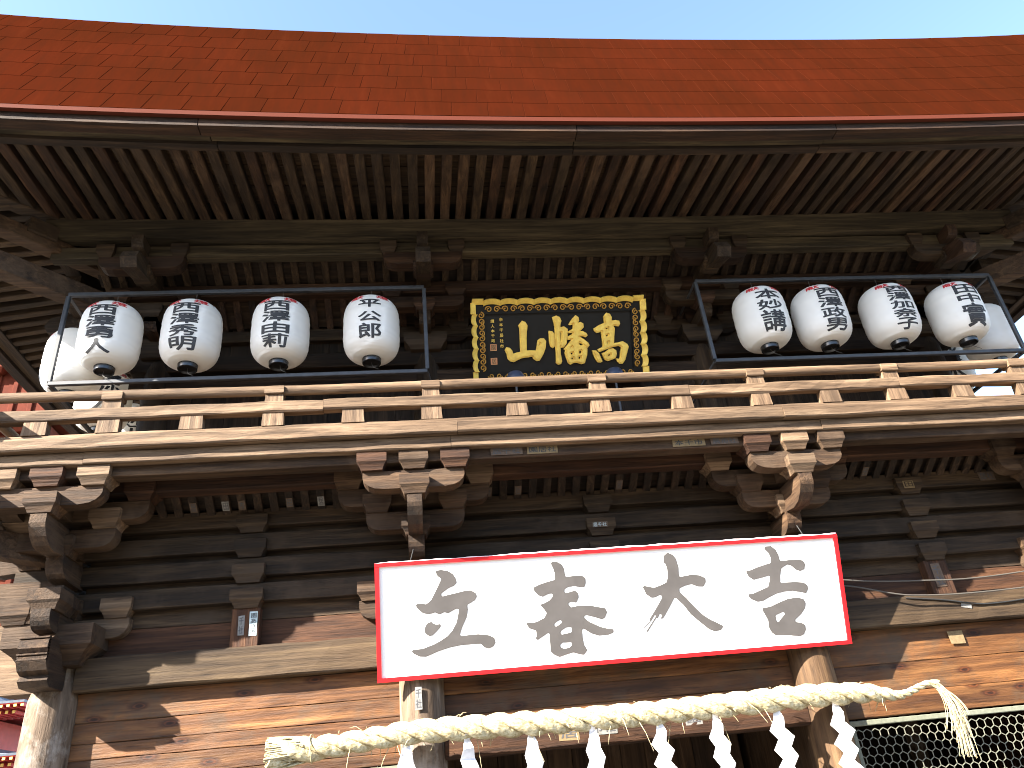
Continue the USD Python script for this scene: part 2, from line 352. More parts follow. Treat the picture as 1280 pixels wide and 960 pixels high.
# lettering outlines: x,y points, rings split by ";", pieces by "|"
GLYPH = {
    "西": "6,74 32,75 33,89 0,90 0,100 100,100 100,90 67,89 67,75 95,74 95,1 86,1 85,7 16,7 15,0 6,0;19,31 15,34 16,17 85,17 85,35 64,35 58,40 57,65 42,65 40,53 34,42 22,31;67,46 85,45 85,65 67,65;42,75 57,75 57,90 43,90;15,41 21,43 27,49 30,55 33,65 15,65",
    "澤": "31,72 31,98 95,98 95,72 67,71 67,67 93,66 93,59 67,58 67,54 100,53 100,45 84,45 81,37 95,36 95,29 67,28 67,23 98,22 98,14 67,14 66,0 58,0 57,14 26,14 27,22 58,23 57,28 31,28 31,36 44,37 41,45 25,46 26,53 58,53 57,58 33,58 32,66 57,67 58,71;76,80 86,80 86,90 76,90;52,45 55,36 70,36 74,44;57,80 67,80 67,90 57,90;39,80 49,80 49,90 40,90|22,81 5,95 7,98 11,100 25,92 28,88 24,81|2,9 17,42 19,43 25,39 25,37 11,3 3,6|0,63 4,71 6,71 21,63 23,59 19,53 17,53",
    "勇": "4,0 0,9 25,14 34,18 40,24 6,24 6,33 44,33 48,40 47,44 20,44 20,37 10,37 10,78 50,78 49,80 29,83 27,85 32,90 55,87 67,91 8,92 7,100 90,100 95,96 95,95 94,93 72,83 78,81 79,78 97,78 97,38 87,37 86,44 59,44 56,34 100,33 98,16 93,5 87,1 67,1 63,8 64,10 83,10 86,16 87,24 53,24 47,16 38,9 16,2;58,52 86,52 86,57 58,58;58,65 86,65 86,71 58,71;20,52 47,52 48,57 20,58;20,66 47,65 48,71 20,71",
    "人": "0,6 0,8 12,16 21,25 30,37 40,63 43,80 44,99 54,100 55,74 62,49 69,37 80,23 89,15 100,9 100,7 93,1 78,10 61,29 49,55 37,27 21,9 7,0",
    "秀": "5,40 0,48 19,57 34,68 4,68 4,77 45,78 45,86 11,85 9,92 50,95 80,100 87,94 87,92 55,87 55,78 97,76 97,68 66,68 79,58 99,49 100,47 95,41 74,50 55,66 54,47 70,46 68,34 90,34 86,8 82,3 78,1 59,1 57,9 75,10 78,14 79,25 56,26 59,38 42,38 39,26 32,14 20,4 8,0 4,8 16,13 23,18 29,29 32,37 17,38 16,44;45,65 22,47 46,47",
    "明": "28,5 27,7 40,21 47,37 49,50 49,100 100,100 100,11 99,5 91,1 74,1 70,8 71,11 85,10 89,12 89,36 57,36 53,22 44,8 35,0;58,46 89,46 90,63 59,63;59,73 89,73 90,90 59,91|10,20 0,20 0,97 39,98 40,30 10,29;10,39 30,39 30,59 10,59;10,70 30,69 30,88 10,88",
    "由": "0,78 43,79 45,100 55,100 56,79 100,79 100,1 89,0 88,6 12,6 11,0 0,0;55,16 88,16 88,38 55,38;55,49 88,48 88,69 55,69;11,16 44,16 44,38 12,38;11,49 44,48 44,69 12,69",
    "莉": "25,93 27,100 35,100 36,93 63,93 64,100 73,100 74,93 100,92 100,85 74,84 73,75 64,76 63,84 36,84 35,76 27,75 26,84 0,85 1,92|72,0 69,9 85,9 86,11 86,76 95,76 95,5 89,1|73,21 63,20 64,71 73,70|5,9 0,16 11,27 22,43 3,44 2,52 25,53 25,63 6,62 4,69 49,76 54,69 36,65 35,53 56,52 56,44 37,43 55,27 54,23 48,19 36,32 35,0 25,1 25,30 7,9",
    "平": "45,40 0,41 1,51 45,52 45,90 6,90 6,100 94,100 94,90 55,90 55,52 100,51 100,41 55,41 54,0 45,1|66,60 77,86 80,86 87,84 74,56 66,57|24,56 14,84 23,85 30,70 32,58",
    "公": "59,94 60,97 66,100 68,99 83,76 100,58 100,56 94,49 90,51 77,66|12,7 9,17 14,20 22,30 44,68 46,68 54,65 55,63 44,45 26,19 72,22 61,38 61,40 69,43 86,21 96,5 86,0 79,12|0,55 0,57 10,66 20,80 29,99 39,96 28,73 15,55 8,49",
    "郎": "59,0 58,93 94,93 99,90 99,88 85,59 98,41 100,36 99,23 97,19 91,15 73,14 71,23 82,22 87,24 90,27 90,34 85,44 75,57 86,84 69,84 69,1|6,4 0,12 4,20 4,86 23,87 17,97 26,100 35,87 50,86 50,42 14,42 14,20 33,26 28,36 36,39 46,25 53,11 44,7 38,18;14,51 40,50 40,60 14,60;14,70 39,69 40,78 14,78",
    "本": "7,17 0,25 10,33 23,48 34,67 3,68 3,77 44,78 45,100 54,100 55,78 97,77 96,68 65,67 72,54 80,42 91,32 100,25 94,17 89,19 80,28 79,20 55,20 55,0 45,0 44,20 20,20 19,27;66,45 55,65 55,30 77,29;22,30 45,30 44,66 34,46",
    "妙": "91,51 80,81 86,83 88,83 98,62 100,53|39,0 35,9 53,14 70,24 79,33 87,47 95,45 94,39 86,26 69,11 59,6 41,0|65,99 74,99 73,32 65,33|42,51 45,59 49,81 58,81 59,78 57,69 50,45 48,44 42,47|1,5 0,8 11,17 18,27 2,40 10,69 0,69 0,77 12,79 15,98 16,100 22,100 24,99 24,97 21,78 39,77 37,54 30,30 41,19 34,13 26,21 17,9 6,0;14,42 23,37 27,50 29,69 19,69 13,45",
    "講": "4,38 34,39 35,24 42,25 42,52 63,53 63,57 36,58 36,64 51,65 51,70 41,71 41,77 51,78 51,82 39,83 39,89 51,90 52,99 60,99 61,90 75,90 75,99 83,99 84,90 97,90 97,83 84,82 84,78 95,78 96,71 84,70 84,65 99,64 99,57 72,57 73,52 94,52 94,26 100,25 100,18 94,17 94,5 91,2 85,0 72,0 71,8 83,8 84,17 52,17 51,0 43,0 42,17 35,19 34,6 12,6 11,1 5,1;72,25 84,25 84,31 72,32;72,39 84,39 84,44 73,45;60,65 74,65 75,70 61,70;60,78 74,78 75,82 61,83;52,45 52,39 63,39 63,45;52,25 63,25 63,31 52,32;12,15 27,15 27,31 12,31|0,80 19,81 11,95 18,100 28,87 23,81 37,81 37,74 1,73|4,52 34,53 34,46 5,45|4,66 34,67 34,60 5,59",
    "政": "0,10 0,20 6,21 6,68 14,68 14,23 24,25 24,83 1,84 1,92 51,92 51,84 33,83 34,61 48,61 57,82 61,100 70,98 67,80 99,80 99,71 92,71 87,48 79,28 89,15 100,8 95,0 84,6 72,19 58,5 47,0 43,8 57,17 67,28 57,55 50,46 43,52 33,52 33,27 51,31 52,22 3,10;63,70 66,54 73,38 79,53 82,71 64,71",
    "男": "4,0 0,9 17,14 29,20 36,26 40,33 4,33 3,43 44,43 46,51 46,53 13,53 13,100 96,100 96,53 58,53 56,44 100,43 98,19 93,5 88,1 82,0 63,1 59,8 60,10 82,10 87,19 88,33 53,33 46,20 32,9 7,0;59,62 85,62 85,72 60,72;59,81 85,80 85,91 60,91;23,62 48,62 49,72 23,72;23,81 48,80 49,91 23,91",
    "加": "60,87 61,88 100,87 99,2 90,2 89,10 71,10 70,2 60,2;70,19 90,19 90,78 70,78|0,5 6,15 12,28 18,62 17,71 3,71 3,80 18,81 18,100 28,100 28,81 53,80 52,28 49,10 47,6 42,2 27,2 25,4 24,12 37,11 39,13 42,38 43,70 28,71 25,42 19,18 8,0",
    "奈": "4,45 0,53 17,62 30,76 4,77 4,85 36,86 42,100 52,98 48,86 97,85 96,77 69,76 82,64 100,53 100,51 95,45 86,49 74,58 72,53 28,53 27,58 6,45;70,62 58,77 43,77 31,62|66,23 67,26 73,29 90,14 94,7 86,3|33,0 30,8 45,9 45,33 12,34 12,42 89,42 88,34 55,33 55,8 52,2 46,0|5,8 4,10 12,16 24,29 32,27 25,16 12,3",
    "子": "27,0 23,11 41,10 45,12 45,46 1,46 0,56 45,56 45,73 69,89 11,89 11,99 85,100 91,95 91,93 75,79 56,67 55,57 99,56 100,46 56,46 54,5 48,1",
    "田": "0,0 0,99 100,100 100,0 90,0 89,7 11,7 10,0;55,18 89,18 89,49 55,49;55,60 89,60 89,90 55,90;11,18 43,18 43,49 11,49;11,60 43,60 43,90 11,90",
    "中": "0,80 2,81 44,81 45,100 55,100 56,81 100,81 100,29 90,29 89,35 56,35 56,0 45,0 44,35 11,35 11,28 0,29;56,45 89,44 89,71 56,71;11,45 44,44 44,71 11,71",
    "實": "0,69 18,70 20,78 82,78 83,70 100,69 100,62 82,62 80,53 16,53 17,61 1,62;54,69 72,69 73,72 55,72;54,63 54,59 72,59 72,63;27,71 28,69 46,69 45,72;26,60 44,59 45,62 27,63|3,89 44,90 41,97 49,100 56,90 96,90 96,72 87,72 86,82 13,82 12,72 4,72|3,5 3,7 30,14 15,15 15,49 86,49 86,15 72,14 96,7 96,5 91,0 56,10 57,15 41,15 43,12 42,10 29,5 9,0 7,0;24,22 75,21 76,24 24,25;24,32 75,31 76,34 24,34;24,41 75,41 76,43 24,43",
    "献": "2,70 23,71 23,80 1,80 0,88 23,88 24,100 32,99 33,88 55,88 55,80 33,80 33,70 53,70 54,69 56,70 70,70 71,99 80,99 80,92 89,94 98,76 91,73 80,90 80,71 100,70 100,62 81,61 81,59 88,28 100,7 94,1 92,2 84,14 77,33 69,14 60,0 53,5 47,2 37,2 36,9 45,10 45,23 32,23 32,6 31,5 24,6 23,23 11,23 11,1 3,1;70,61 54,62 54,9 65,27 70,55;44,31 45,62 40,62 42,59 36,46 43,46 43,39 32,39 32,31;21,62 27,50 25,46 28,46 34,62;12,31 24,31 23,38 13,39 13,46 20,46 14,59 17,62 11,62",
    "燈": "4,0 0,7 8,21 13,36 14,52 14,99 22,99 23,65 28,80 33,78 38,85 47,79 50,83 51,88 37,88 37,96 59,96 62,95 54,70 75,70 69,85 65,98 73,100 77,90 84,96 86,96 90,90 80,82 80,80 83,77 93,84 98,80 98,77 88,70 100,59 95,52 88,55 88,30 82,30 85,26 78,12 97,12 97,3 31,3 32,12 50,12 45,26 49,30 41,31 41,54 34,51 30,56 43,71 35,77 26,54 22,55 21,39 34,20 34,17 28,12 19,27 14,13 7,1;87,56 79,65 78,62 50,62 49,63 43,57;50,38 79,38 79,48 51,48;53,30 59,12 67,12 75,29|1,50 4,78 10,78 10,65 7,49",
    "園": "0,99 1,100 100,99 100,0 90,0 89,4 11,4 10,0 0,0;11,14 45,14 43,16 43,30 18,18 12,24 13,26 29,32 41,39 22,40 22,61 78,61 79,44 84,41 84,39 75,31 86,25 87,23 80,18 53,32 53,16 51,14 90,14 90,90 54,90 55,84 79,83 79,77 55,77 55,72 84,71 85,64 15,64 15,71 44,72 44,77 22,77 21,82 22,84 44,84 45,90 11,90;56,40 66,35 72,40;31,47 69,47 69,54 32,54",
    "あ": "1,16 0,26 4,38 16,51 31,60 32,75 5,76 5,86 33,86 35,100 46,100 44,86 87,90 86,80 43,76 41,65 64,66 66,73 70,74 77,72 76,64 88,59 95,53 99,43 100,32 96,19 87,10 75,4 62,0 58,0 53,8 53,9 73,15 82,21 86,27 89,37 86,45 80,52 73,55 61,35 46,18 48,8 38,6 35,11 23,6 12,6 4,10;41,53 43,31 54,42 61,57 51,56;12,20 18,16 33,22 30,48 23,44 15,34 12,28",
    "さ": "0,80 24,78 54,79 48,98 58,100 62,99 68,80 99,85 100,75 73,70 93,39 87,33 53,36 53,46 74,45 60,69 1,69|6,14 4,32 10,44 22,44 23,41 18,31 17,24 24,15 35,12 47,10 86,13 86,3 61,0 27,2 14,7",
    "市": "0,74 0,84 45,84 40,97 47,100 49,100 58,84 100,83 100,74 55,74 55,61 90,61 90,19 89,16 83,13 65,13 63,22 80,23 80,51 55,52 55,1 45,0 45,51 21,52 20,13 11,12 10,61 44,61 45,74",
    "居": "1,4 0,6 6,18 10,37 12,55 12,100 93,100 93,71 65,71 65,60 100,59 99,50 65,50 65,38 92,38 92,0 83,0 82,4 39,4 37,0 28,0 28,38 54,38 54,50 21,50 18,23 12,6 8,0;22,81 83,80 84,91 22,91;38,14 82,13 82,29 38,29;22,71 22,60 55,60 55,71",
    "千": "0,49 0,58 44,59 44,83 8,79 6,87 54,94 81,100 89,93 89,92 54,84 54,59 100,58 99,49 54,48 54,0 44,1 44,48",
    "社": "37,12 66,14 66,57 43,57 42,65 65,66 66,99 75,100 75,66 98,65 97,57 75,57 75,14 100,13 100,4 38,4|3,32 0,41 18,56 29,72 3,73 3,81 23,82 14,95 15,97 21,99 31,87 31,84 28,82 37,81 42,78 38,69 29,55 43,39 37,33 27,43 27,0 18,1 18,41 4,31",
}
BRUSH = {
    "立": "-1810,995 -1751,999 -1686,987 -1636,953 -1610,910 -1600,865 -1631,839 -1684,820 -1746,781 -1801,735 -1715,754 -1609,771 -1523,786 -1470,788 -1420,758 -1409,725 -1431,689 -1479,665 -1510,651 -1503,607 -1521,533 -1566,449 -1598,365 -1519,369 -1415,371 -1311,353 -1261,327 -1251,282 -1273,247 -1320,229 -1365,245 -1395,280 -1486,282 -1591,280 -1695,267 -1801,242 -1867,219 -1926,200 -1989,207 -2045,237 -2079,272 -2017,274 -1953,275 -1901,292 -1848,307 -1782,336 -1714,374 -1666,420 -1622,491 -1605,552 -1590,626 -1633,616 -1700,584 -1728,596 -1692,615 -1778,580 -1810,592 -1722,642 -1829,600 -1888,588 -1945,605 -1988,643 -2017,692 -1952,696 -1908,684 -1860,718 -1816,792 -1780,859 -1750,913 -1787,941|-1859,536 -1851,502 -1810,487 -1758,501 -1780,459 -1821,419 -1855,391 -1888,385 -1925,412 -1935,446 -1921,483 -1893,518 -1880,504",
    "春": "-663,1004 -599,1007 -548,977 -528,937 -518,853 -429,856 -354,857 -316,829 -316,781 -334,738 -378,743 -438,758 -499,752 -535,733 -541,695 -483,704 -431,716 -401,685 -399,647 -425,597 -478,608 -520,598 -483,557 -401,569 -293,562 -200,539 -140,526 -123,486 -148,437 -183,421 -249,445 -328,470 -389,474 -307,405 -203,352 -111,324 -57,322 -99,306 -66,291 -129,271 -225,269 -303,297 -392,360 -388,259 -380,196 -351,143 -388,102 -428,109 -493,132 -548,121 -636,100 -688,126 -718,159 -717,247 -716,341 -772,308 -856,264 -824,299 -861,283 -845,313 -848,364 -912,387 -954,451 -875,437 -828,446 -758,476 -731,518 -752,552 -798,608 -747,615 -698,636 -665,666 -658,707 -713,695 -762,676 -807,695 -838,733 -855,768 -786,795 -717,813 -624,832 -623,886 -636,938;-673,404 -628,435 -545,463 -506,450 -575,425 -632,391 -666,381;-623,302 -595,344 -546,370 -492,371 -497,320 -571,311;-620,208 -592,231 -505,228 -500,205 -529,180 -577,173 -612,186;-600,540 -586,544 -585,529 -598,528",
    "大": "507,991 552,1024 606,997 636,956 652,876 649,775 709,781 780,789 863,778 923,747 923,708 893,664 830,669 770,696 699,684 640,662 640,630 700,568 787,464 862,388 934,337 994,307 1033,284 1063,269 1028,233 963,222 903,249 814,327 731,404 665,499 583,582 525,496 468,417 437,381 447,412 386,353 322,274 301,263 319,306 274,272 231,256 262,292 142,259 206,279 237,313 312,377 299,387 370,475 451,585 441,618 383,594 341,592 289,629 273,676 246,720 324,702 378,687 450,708 511,730 530,781 532,858 520,911 500,926",
    "吉": "1574,1006 1612,1021 1663,1020 1708,978 1730,923 1738,867 1788,866 1854,868 1934,869 1990,852 2008,811 1991,766 1941,749 1892,769 1854,808 1812,824 1743,789 1723,724 1713,643 1776,648 1876,645 1962,635 2002,606 2004,566 1977,526 1928,539 1836,558 1750,558 1662,544 1572,511 1511,483 1446,477 1385,505 1353,540 1330,558 1406,560 1495,589 1577,616 1599,674 1613,729 1539,713 1429,695 1383,728 1360,776 1330,802 1397,789 1494,819 1583,840 1639,852 1641,902 1625,950 1593,985;1786,845 1848,854 1847,843 1792,834|1488,413 1575,420 1665,452 1769,484 1872,492 1941,472 1959,431 1944,379 1893,324 1798,257 1883,243 1923,217 1924,172 1897,128 1852,112 1725,132 1597,138 1558,167 1535,214 1533,292 1508,346 1488,387;1618,332 1666,348 1756,376 1706,325 1658,283 1632,243 1623,286",
    "山": "-560,674 -510,735 -465,716 -439,670 -451,597 -461,495 -464,331 -413,333 -333,327 -319,400 -305,468 -270,491 -224,490 -197,453 -203,374 -238,284 -293,196 -328,191 -372,221 -388,253 -462,247 -530,238 -587,215 -639,188 -684,198 -722,233 -731,301 -754,352 -733,385 -689,373 -662,338 -647,292 -595,308 -544,317 -544,407 -546,543 -546,645;-311,377 -293,422 -276,433 -283,399",
    "幡": "-151,588 -106,581 -79,546 -76,472 -80,381 -104,359 -132,377 -147,429 -149,508|-92,774 -40,792 5,771 24,725 6,662 5,628 57,644 107,608 97,500 81,410 45,366 10,361 -4,379 -5,276 10,174 -5,141 -45,131 -67,154 -62,233 -67,369 -66,505 -66,653 -82,734;2,566 22,571 15,457 -1,412|125,670 177,743 225,791 264,763 268,717 243,684 290,697 323,676 329,630 297,597 261,569 307,573 363,543 376,514 355,494 304,511 258,501 325,459 380,412 396,377 372,349 332,368 365,332 355,242 322,141 281,128 219,150 173,151 126,127 98,148 73,217 53,292 71,319 44,337 104,398 164,470 107,464 106,506 167,532 180,560 122,556 111,574 182,606 188,680 150,664;131,283 168,293 166,265 137,255;249,308 286,312 279,269 247,266;136,215 167,223 166,194 140,190;236,229 274,235 267,199 238,191;254,427 299,403 327,379 275,377 253,393;130,357 154,379 165,362",
    "高": "615,770 654,813 700,797 723,750 718,704 777,710 823,701 835,660 814,629 762,642 738,638 759,594 742,480 736,394 785,398 861,417 923,377 939,342 918,280 883,167 846,117 811,115 778,148 762,182 808,175 824,249 840,339 806,363 724,349 630,318 530,287 509,318 573,343 586,359 578,451 572,565 508,547 475,580 468,603 542,646 624,678 617,724;626,604 668,616 661,591 631,584;630,512 663,522 662,494 632,489;644,420 668,425 656,380 645,380|569,263 616,278 670,317 723,323 762,296 768,251 751,194 704,179 645,158 606,176 585,223;643,238 685,259 684,231 648,220|436,307 485,300 523,259 564,155 540,141 506,146 474,192 448,261",
}
# ---------------------------------------------------------------- ground
gv = []
for i, r in enumerate((0, 4, 9, 18, 40, 90, 250, 900, 3000)):
    gv.append(r)
_a = np.arange(48) / 48 * 2 * math.pi
_R = [np.stack([r * np.cos(_a), r * np.sin(_a), np.full(48, -0.6)], 1) for r in gv[1:]]
_v, _fc = rings(_R, False)
_c = len(_v); _v = np.vstack([_v, [0, 0, -0.6]]); _fc = np.vstack([_fc, [(_c, j, (j + 1) % 48) for j in range(48)]])
put("/World", "ground", (_v, _fc), "ground_gravel", kind="structure")

# unseen green ridge behind the camera, added to block low skylight on the gate front
_hr = []
for k in range(61):
    a = math.radians(-190 + 200 * k / 60); e = min(1.0, min(k, 60 - k) / 6)
    h = e * (17 + 4 * math.sin(k * .7) + 2.5 * math.sin(k * 1.9))
    _hr.append([(math.cos(a) * r, math.sin(a) * r, z) for r, z in ((58, -1.0), (66, h * .45), (78, h), (110, h * 1.05), (150, -1.0))])
put("/World", "hills", rings(_hr), "added_ridge_slope", smooth=True, kind="structure")

# ---------------------------------------------------------------- the gate
GATE = thing("temple_gate", "old brown timber two-storey temple gate with thick red copper eave and carved brackets", "temple gate")
CX, SX = 2.0, 3.416                      # half centre bay, side bay
COLS = [-CX - SX, -CX, CX, CX + SX]
XO = CX + SX
TIER = 0.265


def col(x, y, r, z0, z1):
    pr = []
    for i in range(13):
        t = i / 12; rr = r * (1.0 - 0.05 * t) * (1 + 0.008 * math.sin(9 * t + x))
        if t > 0.9: rr *= 1 - 0.25 * ((t - 0.9) / 0.1) ** 2
        pr.append((rr, z0 + (z1 - z0) * t))
    return lathe(pr, 28, (x, y, 0))


for x in COLS:
    put(GATE, "column", col(x, 0, 0.228, -0.45, 3.18), "column_red_timber" if x == CX else "column_timber", smooth=40)
    put(GATE, "base_stone", lathe([(0.42, -0.62), (0.42, -0.5), (0.34, -0.44), (0.2, -0.43)], 24, (x, 0, 0)), "slip_grey")
for x in COLS:
    put(GATE, "column", col(x, 4.2, 0.228, -0.45, 3.18), "column_timber", smooth=40)

# head tie beams between the columns, carved beam ends past the corner columns
for x0, x1 in ((-XO + 0.2, -CX - 0.19), (-CX + 0.19, CX - 0.19), (CX + 0.19, XO - 0.2)):
    put(GATE, "tie_beam", beam_x(x0, x1, -0.13, 0.13, 2.945, 3.245, ch=0.014, seg=14, wob=0.006), "tie_beam_timber")
nose = [(0, 0.0), (0.30, 0.0), (0.36, 0.05), (0.33, 0.10), (0.40, 0.13), (0.45, 0.20), (0.43, 0.27), (0.47, 0.31), (0.46, 0.38), (0.36, 0.43), (0.2, 0.42), (0, 0.41)]
for s in (-1, 1):
    put(GATE, "carved_beam_end", side_prism([(0.15 + a, 2.965 + b) for a, b in nose], 0.24, (s * XO, 0), (s, 0)), "grey_timber_x")
    m = [side_prism([(0.15 + a, 2.955 + b) for a, b in nose], 0.25, (s * XO, 0), (0, -1))]
    for k in range(9):   # ragged end grain ribs
        m.append(beam_x(s * XO - 0.125 - 0.004 * (k % 3), s * XO + 0.125, -0.605 + 0.012 * (k % 2), -0.565, 3.16 + k * 0.024, 3.176 + k * 0.024, ch=0.004))
    put(GATE, "carved_beam_end", join(m), "old_timber_y")

# planks of the walls below the tie beam
def planks(x0, x1, zs, mat="plank_timber", y=0.0, name="wall_plank"):
    for i in range(len(zs) - 1):
        yy = y + NR.uniform(-0.009, 0.009)
        put(GATE, name, beam_x(x0, x1, yy, yy + 0.05, zs[i + 1] + 0.0015, zs[i] - 0.0015, ch=0.006, seg=12, wob=0.003), mat)


planks(-XO + 0.19, -CX - 0.19, [2.943, 2.68, 2.50, 2.365, 2.19, 2.09])
planks(CX + 0.19, XO - 0.19, [2.943, 2.60, 2.32, 2.10])
planks(-CX + 0.19, CX - 0.19, [2.943, 2.66, 2.47, 2.33], y=0.01)
put(GATE, "lintel", beam_x(-CX + 0.2, CX - 0.2, -0.11, 0.12, 2.085, 2.328, ch=0.02, seg=14, wob=0.007), "red_timber_x")
# upper wall boards behind the through beams
for x0, x1 in ((-XO + 0.1, -CX), (-CX, CX), (CX, XO - 0.1)):
    zz = [4.98, 4.60, 4.32, 4.05, 3.78, 3.52, 3.24]
    for i in range(len(zz) - 1):
        put(GATE, "wall_board", beam_x(x0 + 0.003, x1 - 0.003, 0.03 + NR.uniform(0, .008), 0.08, zz[i + 1] + .002, zz[i] - .002, ch=0.004, seg=6, wob=0.002), "red_timber_x" if i == 5 else "shade_toned_timber_x")
for k, z in enumerate((3.685, 3.95, 4.215, 4.48)):
    put(GATE, "through_beam", beam_x(-XO - 0.55, XO + 0.55, -0.085, 0.085, z, z + 0.185, ch=0.01, seg=30, wob=0.004), "shade_toned_timber_x")
BAYS = [-(CX + SX / 2), 0.0, CX + SX / 2]
for x in BAYS:
    st = put(GATE, "strut", beam_z(x - 0.135, x + 0.135, -0.095, 0.03, 3.247, 3.616, ch=0.008), "red_timber_z")
    for z in (3.616, 3.87, 4.135, 4.40):
        put(st, "bearing_block", block(x, -0.02, z, 0.32, 0.27, 0.187), "shade_toned_timber_x")

Y1, Y2 = -0.42, -0.87


def bracket_pieces(corner, main):
    """The pieces of one three-tier bracket in its own frame: wall along u, outwards along s. (name, (v, f) in (u, s, z))."""
    P = []
    ext = 0.0
    def along(a0, a1, z0, s, t=0.165, c=0.14, r0=True, r1=True): return side_prism(arm_profile(a0, a1, z0, z0 + 0.185, r0, r1, c), t, (0, s), (1, 0))
    def out(l, z0, zt=0.185, c=0.14, t=0.16): return side_prism(arm_profile(0.0, l, z0, z0 + zt, False, True, c), t, (0, 0), (0, 1))
    L = -0.62 if not corner else -0.66
    P.append(("bracket_arm", along(-0.60, 0.60, 3.425, 0)))
    for u in (-0.47, 0.47, 0): P.append(("bearing_block", block(u, 0, 3.61, 0.29, 0.29)))
    P.append(("bracket_nose", out(0.40, 3.425)))
    P.append(("bearing_block", block(0, 0.30, 3.61, 0.27, 0.27)))
    P.append(("bracket_nose", out(0.42, 3.69)))
    P.append(("bracket_nose", out(0.53, 3.92, 0.215, 0.20)))
    P.append(("bearing_block", block(0, 0.42, 4.135)))
    P.append(("bracket_arm", along(-0.50, 0.50, 4.205, 0.42)))
    for u in (-0.39, 0.39): P.append(("bearing_block", block(u, 0.42, 4.39)))
    n = [(0, 4.39), (1.0, 4.39), (1.0, 4.30), (0.985, 4.26), (0.93, 4.19), (0.84, 4.13), (0.72, 4.105), (0.5, 4.13), (0.3, 4.20), (0, 4.205)]
    P.append(("bracket_nose", side_prism(n[::-1], 0.145, (0, 0), (0, 1))))
    P.append(("bearing_block", block(0, 0.905, 4.39)))
    P.append(("bracket_arm", along(-0.78, 0.78, 4.47, 0.42)))
    for u in (-0.68, 0.68, 0): P.append(("bearing_block", block(u, 0.42, 4.655)))
    far = 1.35 if corner else 0.5
    P.append(("bracket_arm", along(-0.5, far, 4.47, 0.87, c=0.2)))
    for u in (-0.41, 0.0, 0.41) + ((0.87, 1.25) if corner else ()): P.append(("bearing_block", block(u, 0.885, 4.655)))
    P.append(("bracket_nose", out(0.80, 4.472, 0.18)))
    return P


def place(vf, x, ang, flip=1):
    """Bracket frame (u, s, z) to the world: outwards is -y turned by ang (degrees, anticlockwise) about (x, 0); flip mirrors u."""
    v, f = vf; v = v.copy()
    u, s = v[:, 0] * flip, v[:, 1]
    a = math.radians(ang)
    ox, oy = math.sin(a), -math.cos(a); ux, uy = math.cos(a), math.sin(a)
    out = np.stack([x + u * ux + s * ox, u * uy + s * oy, v[:, 2]], 1)
    return out, (f if flip < 0 else f[:, ::-1])


for x in COLS:
    corner = abs(x) > 3
    sg = 1 if x > 0 else -1
    base = put(GATE, "bracket_set", stack([(3.165, 0.26, 0.26), (3.20, 0.27, 0.27), (3.26, 0.31, 0.31), (3.32, 0.385, 0.385), (3.325, 0.395, 0.395), (3.51, 0.395, 0.395), (3.515, 0.385, 0.385)], x, 0), "old_timber_x")
    for nm, vf in bracket_pieces(corner, True):
        j = NR.uniform(-0.004, 0.004, 3); v, f = place(vf, x, 0, sg if corner else 1)
        mat = ("grey_timber_" if (NR.random() < 0.3 and nm != "bracket_nose") else "old_timber_") + ("y" if nm == "bracket_nose" else "x")
        if nm == "bearing_block" and v[:, 2].min() > 4.6 and NR.random() < .45: mat = "red_timber_x"
        put(base, nm, (v + j, f), mat)
    if corner:
        for nm, vf in bracket_pieces(True, False):
            v, f = place(vf, x, 90 * sg, -sg)
            put(base, nm, (v + NR.uniform(-0.004, 0.004, 3) + [0, 0, 0.004], f), "old_timber_" + ("x" if nm == "bracket_nose" else "y"))
        put(base, "bracket_nose", side_prism(arm_profile(0, 0.68, 3.70, 4.02, False, True, .16), .2, (x, .004), (sg, 0)), "old_timber_x")
        for l, z, h in ((1.36, 4.14, .25), (1.3, 4.475, .18)):   # diagonal arms
            v, f = side_prism(arm_profile(0, l, z, z + h, False, True, 0.2), 0.16, (0, 0), (0, 1))
            put(base, "diagonal_nose", place((v, f), x, 45 * sg, 1), "old_timber_y")

# beams carried by the brackets, cove slats, balcony floor
for yb, mat in ((Y1, "red_timber_x"), (Y2, "old_timber_x")):
    xx = XO - yb + 0.25
    put(GATE, "carried_beam", beam_x(-xx, xx, yb - 0.09, yb + 0.09, 4.738, 4.928, ch=0.012, seg=30, wob=0.003), mat)
    for s in (-1, 1):
        put(GATE, "carried_beam", beam_y(s * (XO - yb) - 0.09, s * (XO - yb) + 0.09, yb - 0.25, 4.4, 4.735, 4.925, ch=0.012, seg=12), "red_timber_y")
xs = np.arange(-5.28, 5.30, 0.163)
for x in xs:
    if min(abs(x - c) for c in COLS) < 0.1: continue
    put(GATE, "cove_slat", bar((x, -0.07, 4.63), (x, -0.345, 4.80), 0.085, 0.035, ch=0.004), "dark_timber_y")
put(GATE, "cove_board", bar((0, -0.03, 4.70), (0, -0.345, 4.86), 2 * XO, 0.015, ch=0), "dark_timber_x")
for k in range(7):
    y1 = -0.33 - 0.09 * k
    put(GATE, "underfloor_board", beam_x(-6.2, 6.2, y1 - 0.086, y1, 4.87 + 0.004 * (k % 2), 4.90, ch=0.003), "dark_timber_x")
for k in range(12):
    y1 = -0.94 + 0.29 * k
    put(GATE, "floor_board", beam_x(-6.42, 6.42, y1, y1 + 0.286, 4.935, 4.985, ch=0.004), "grey_timber_x")
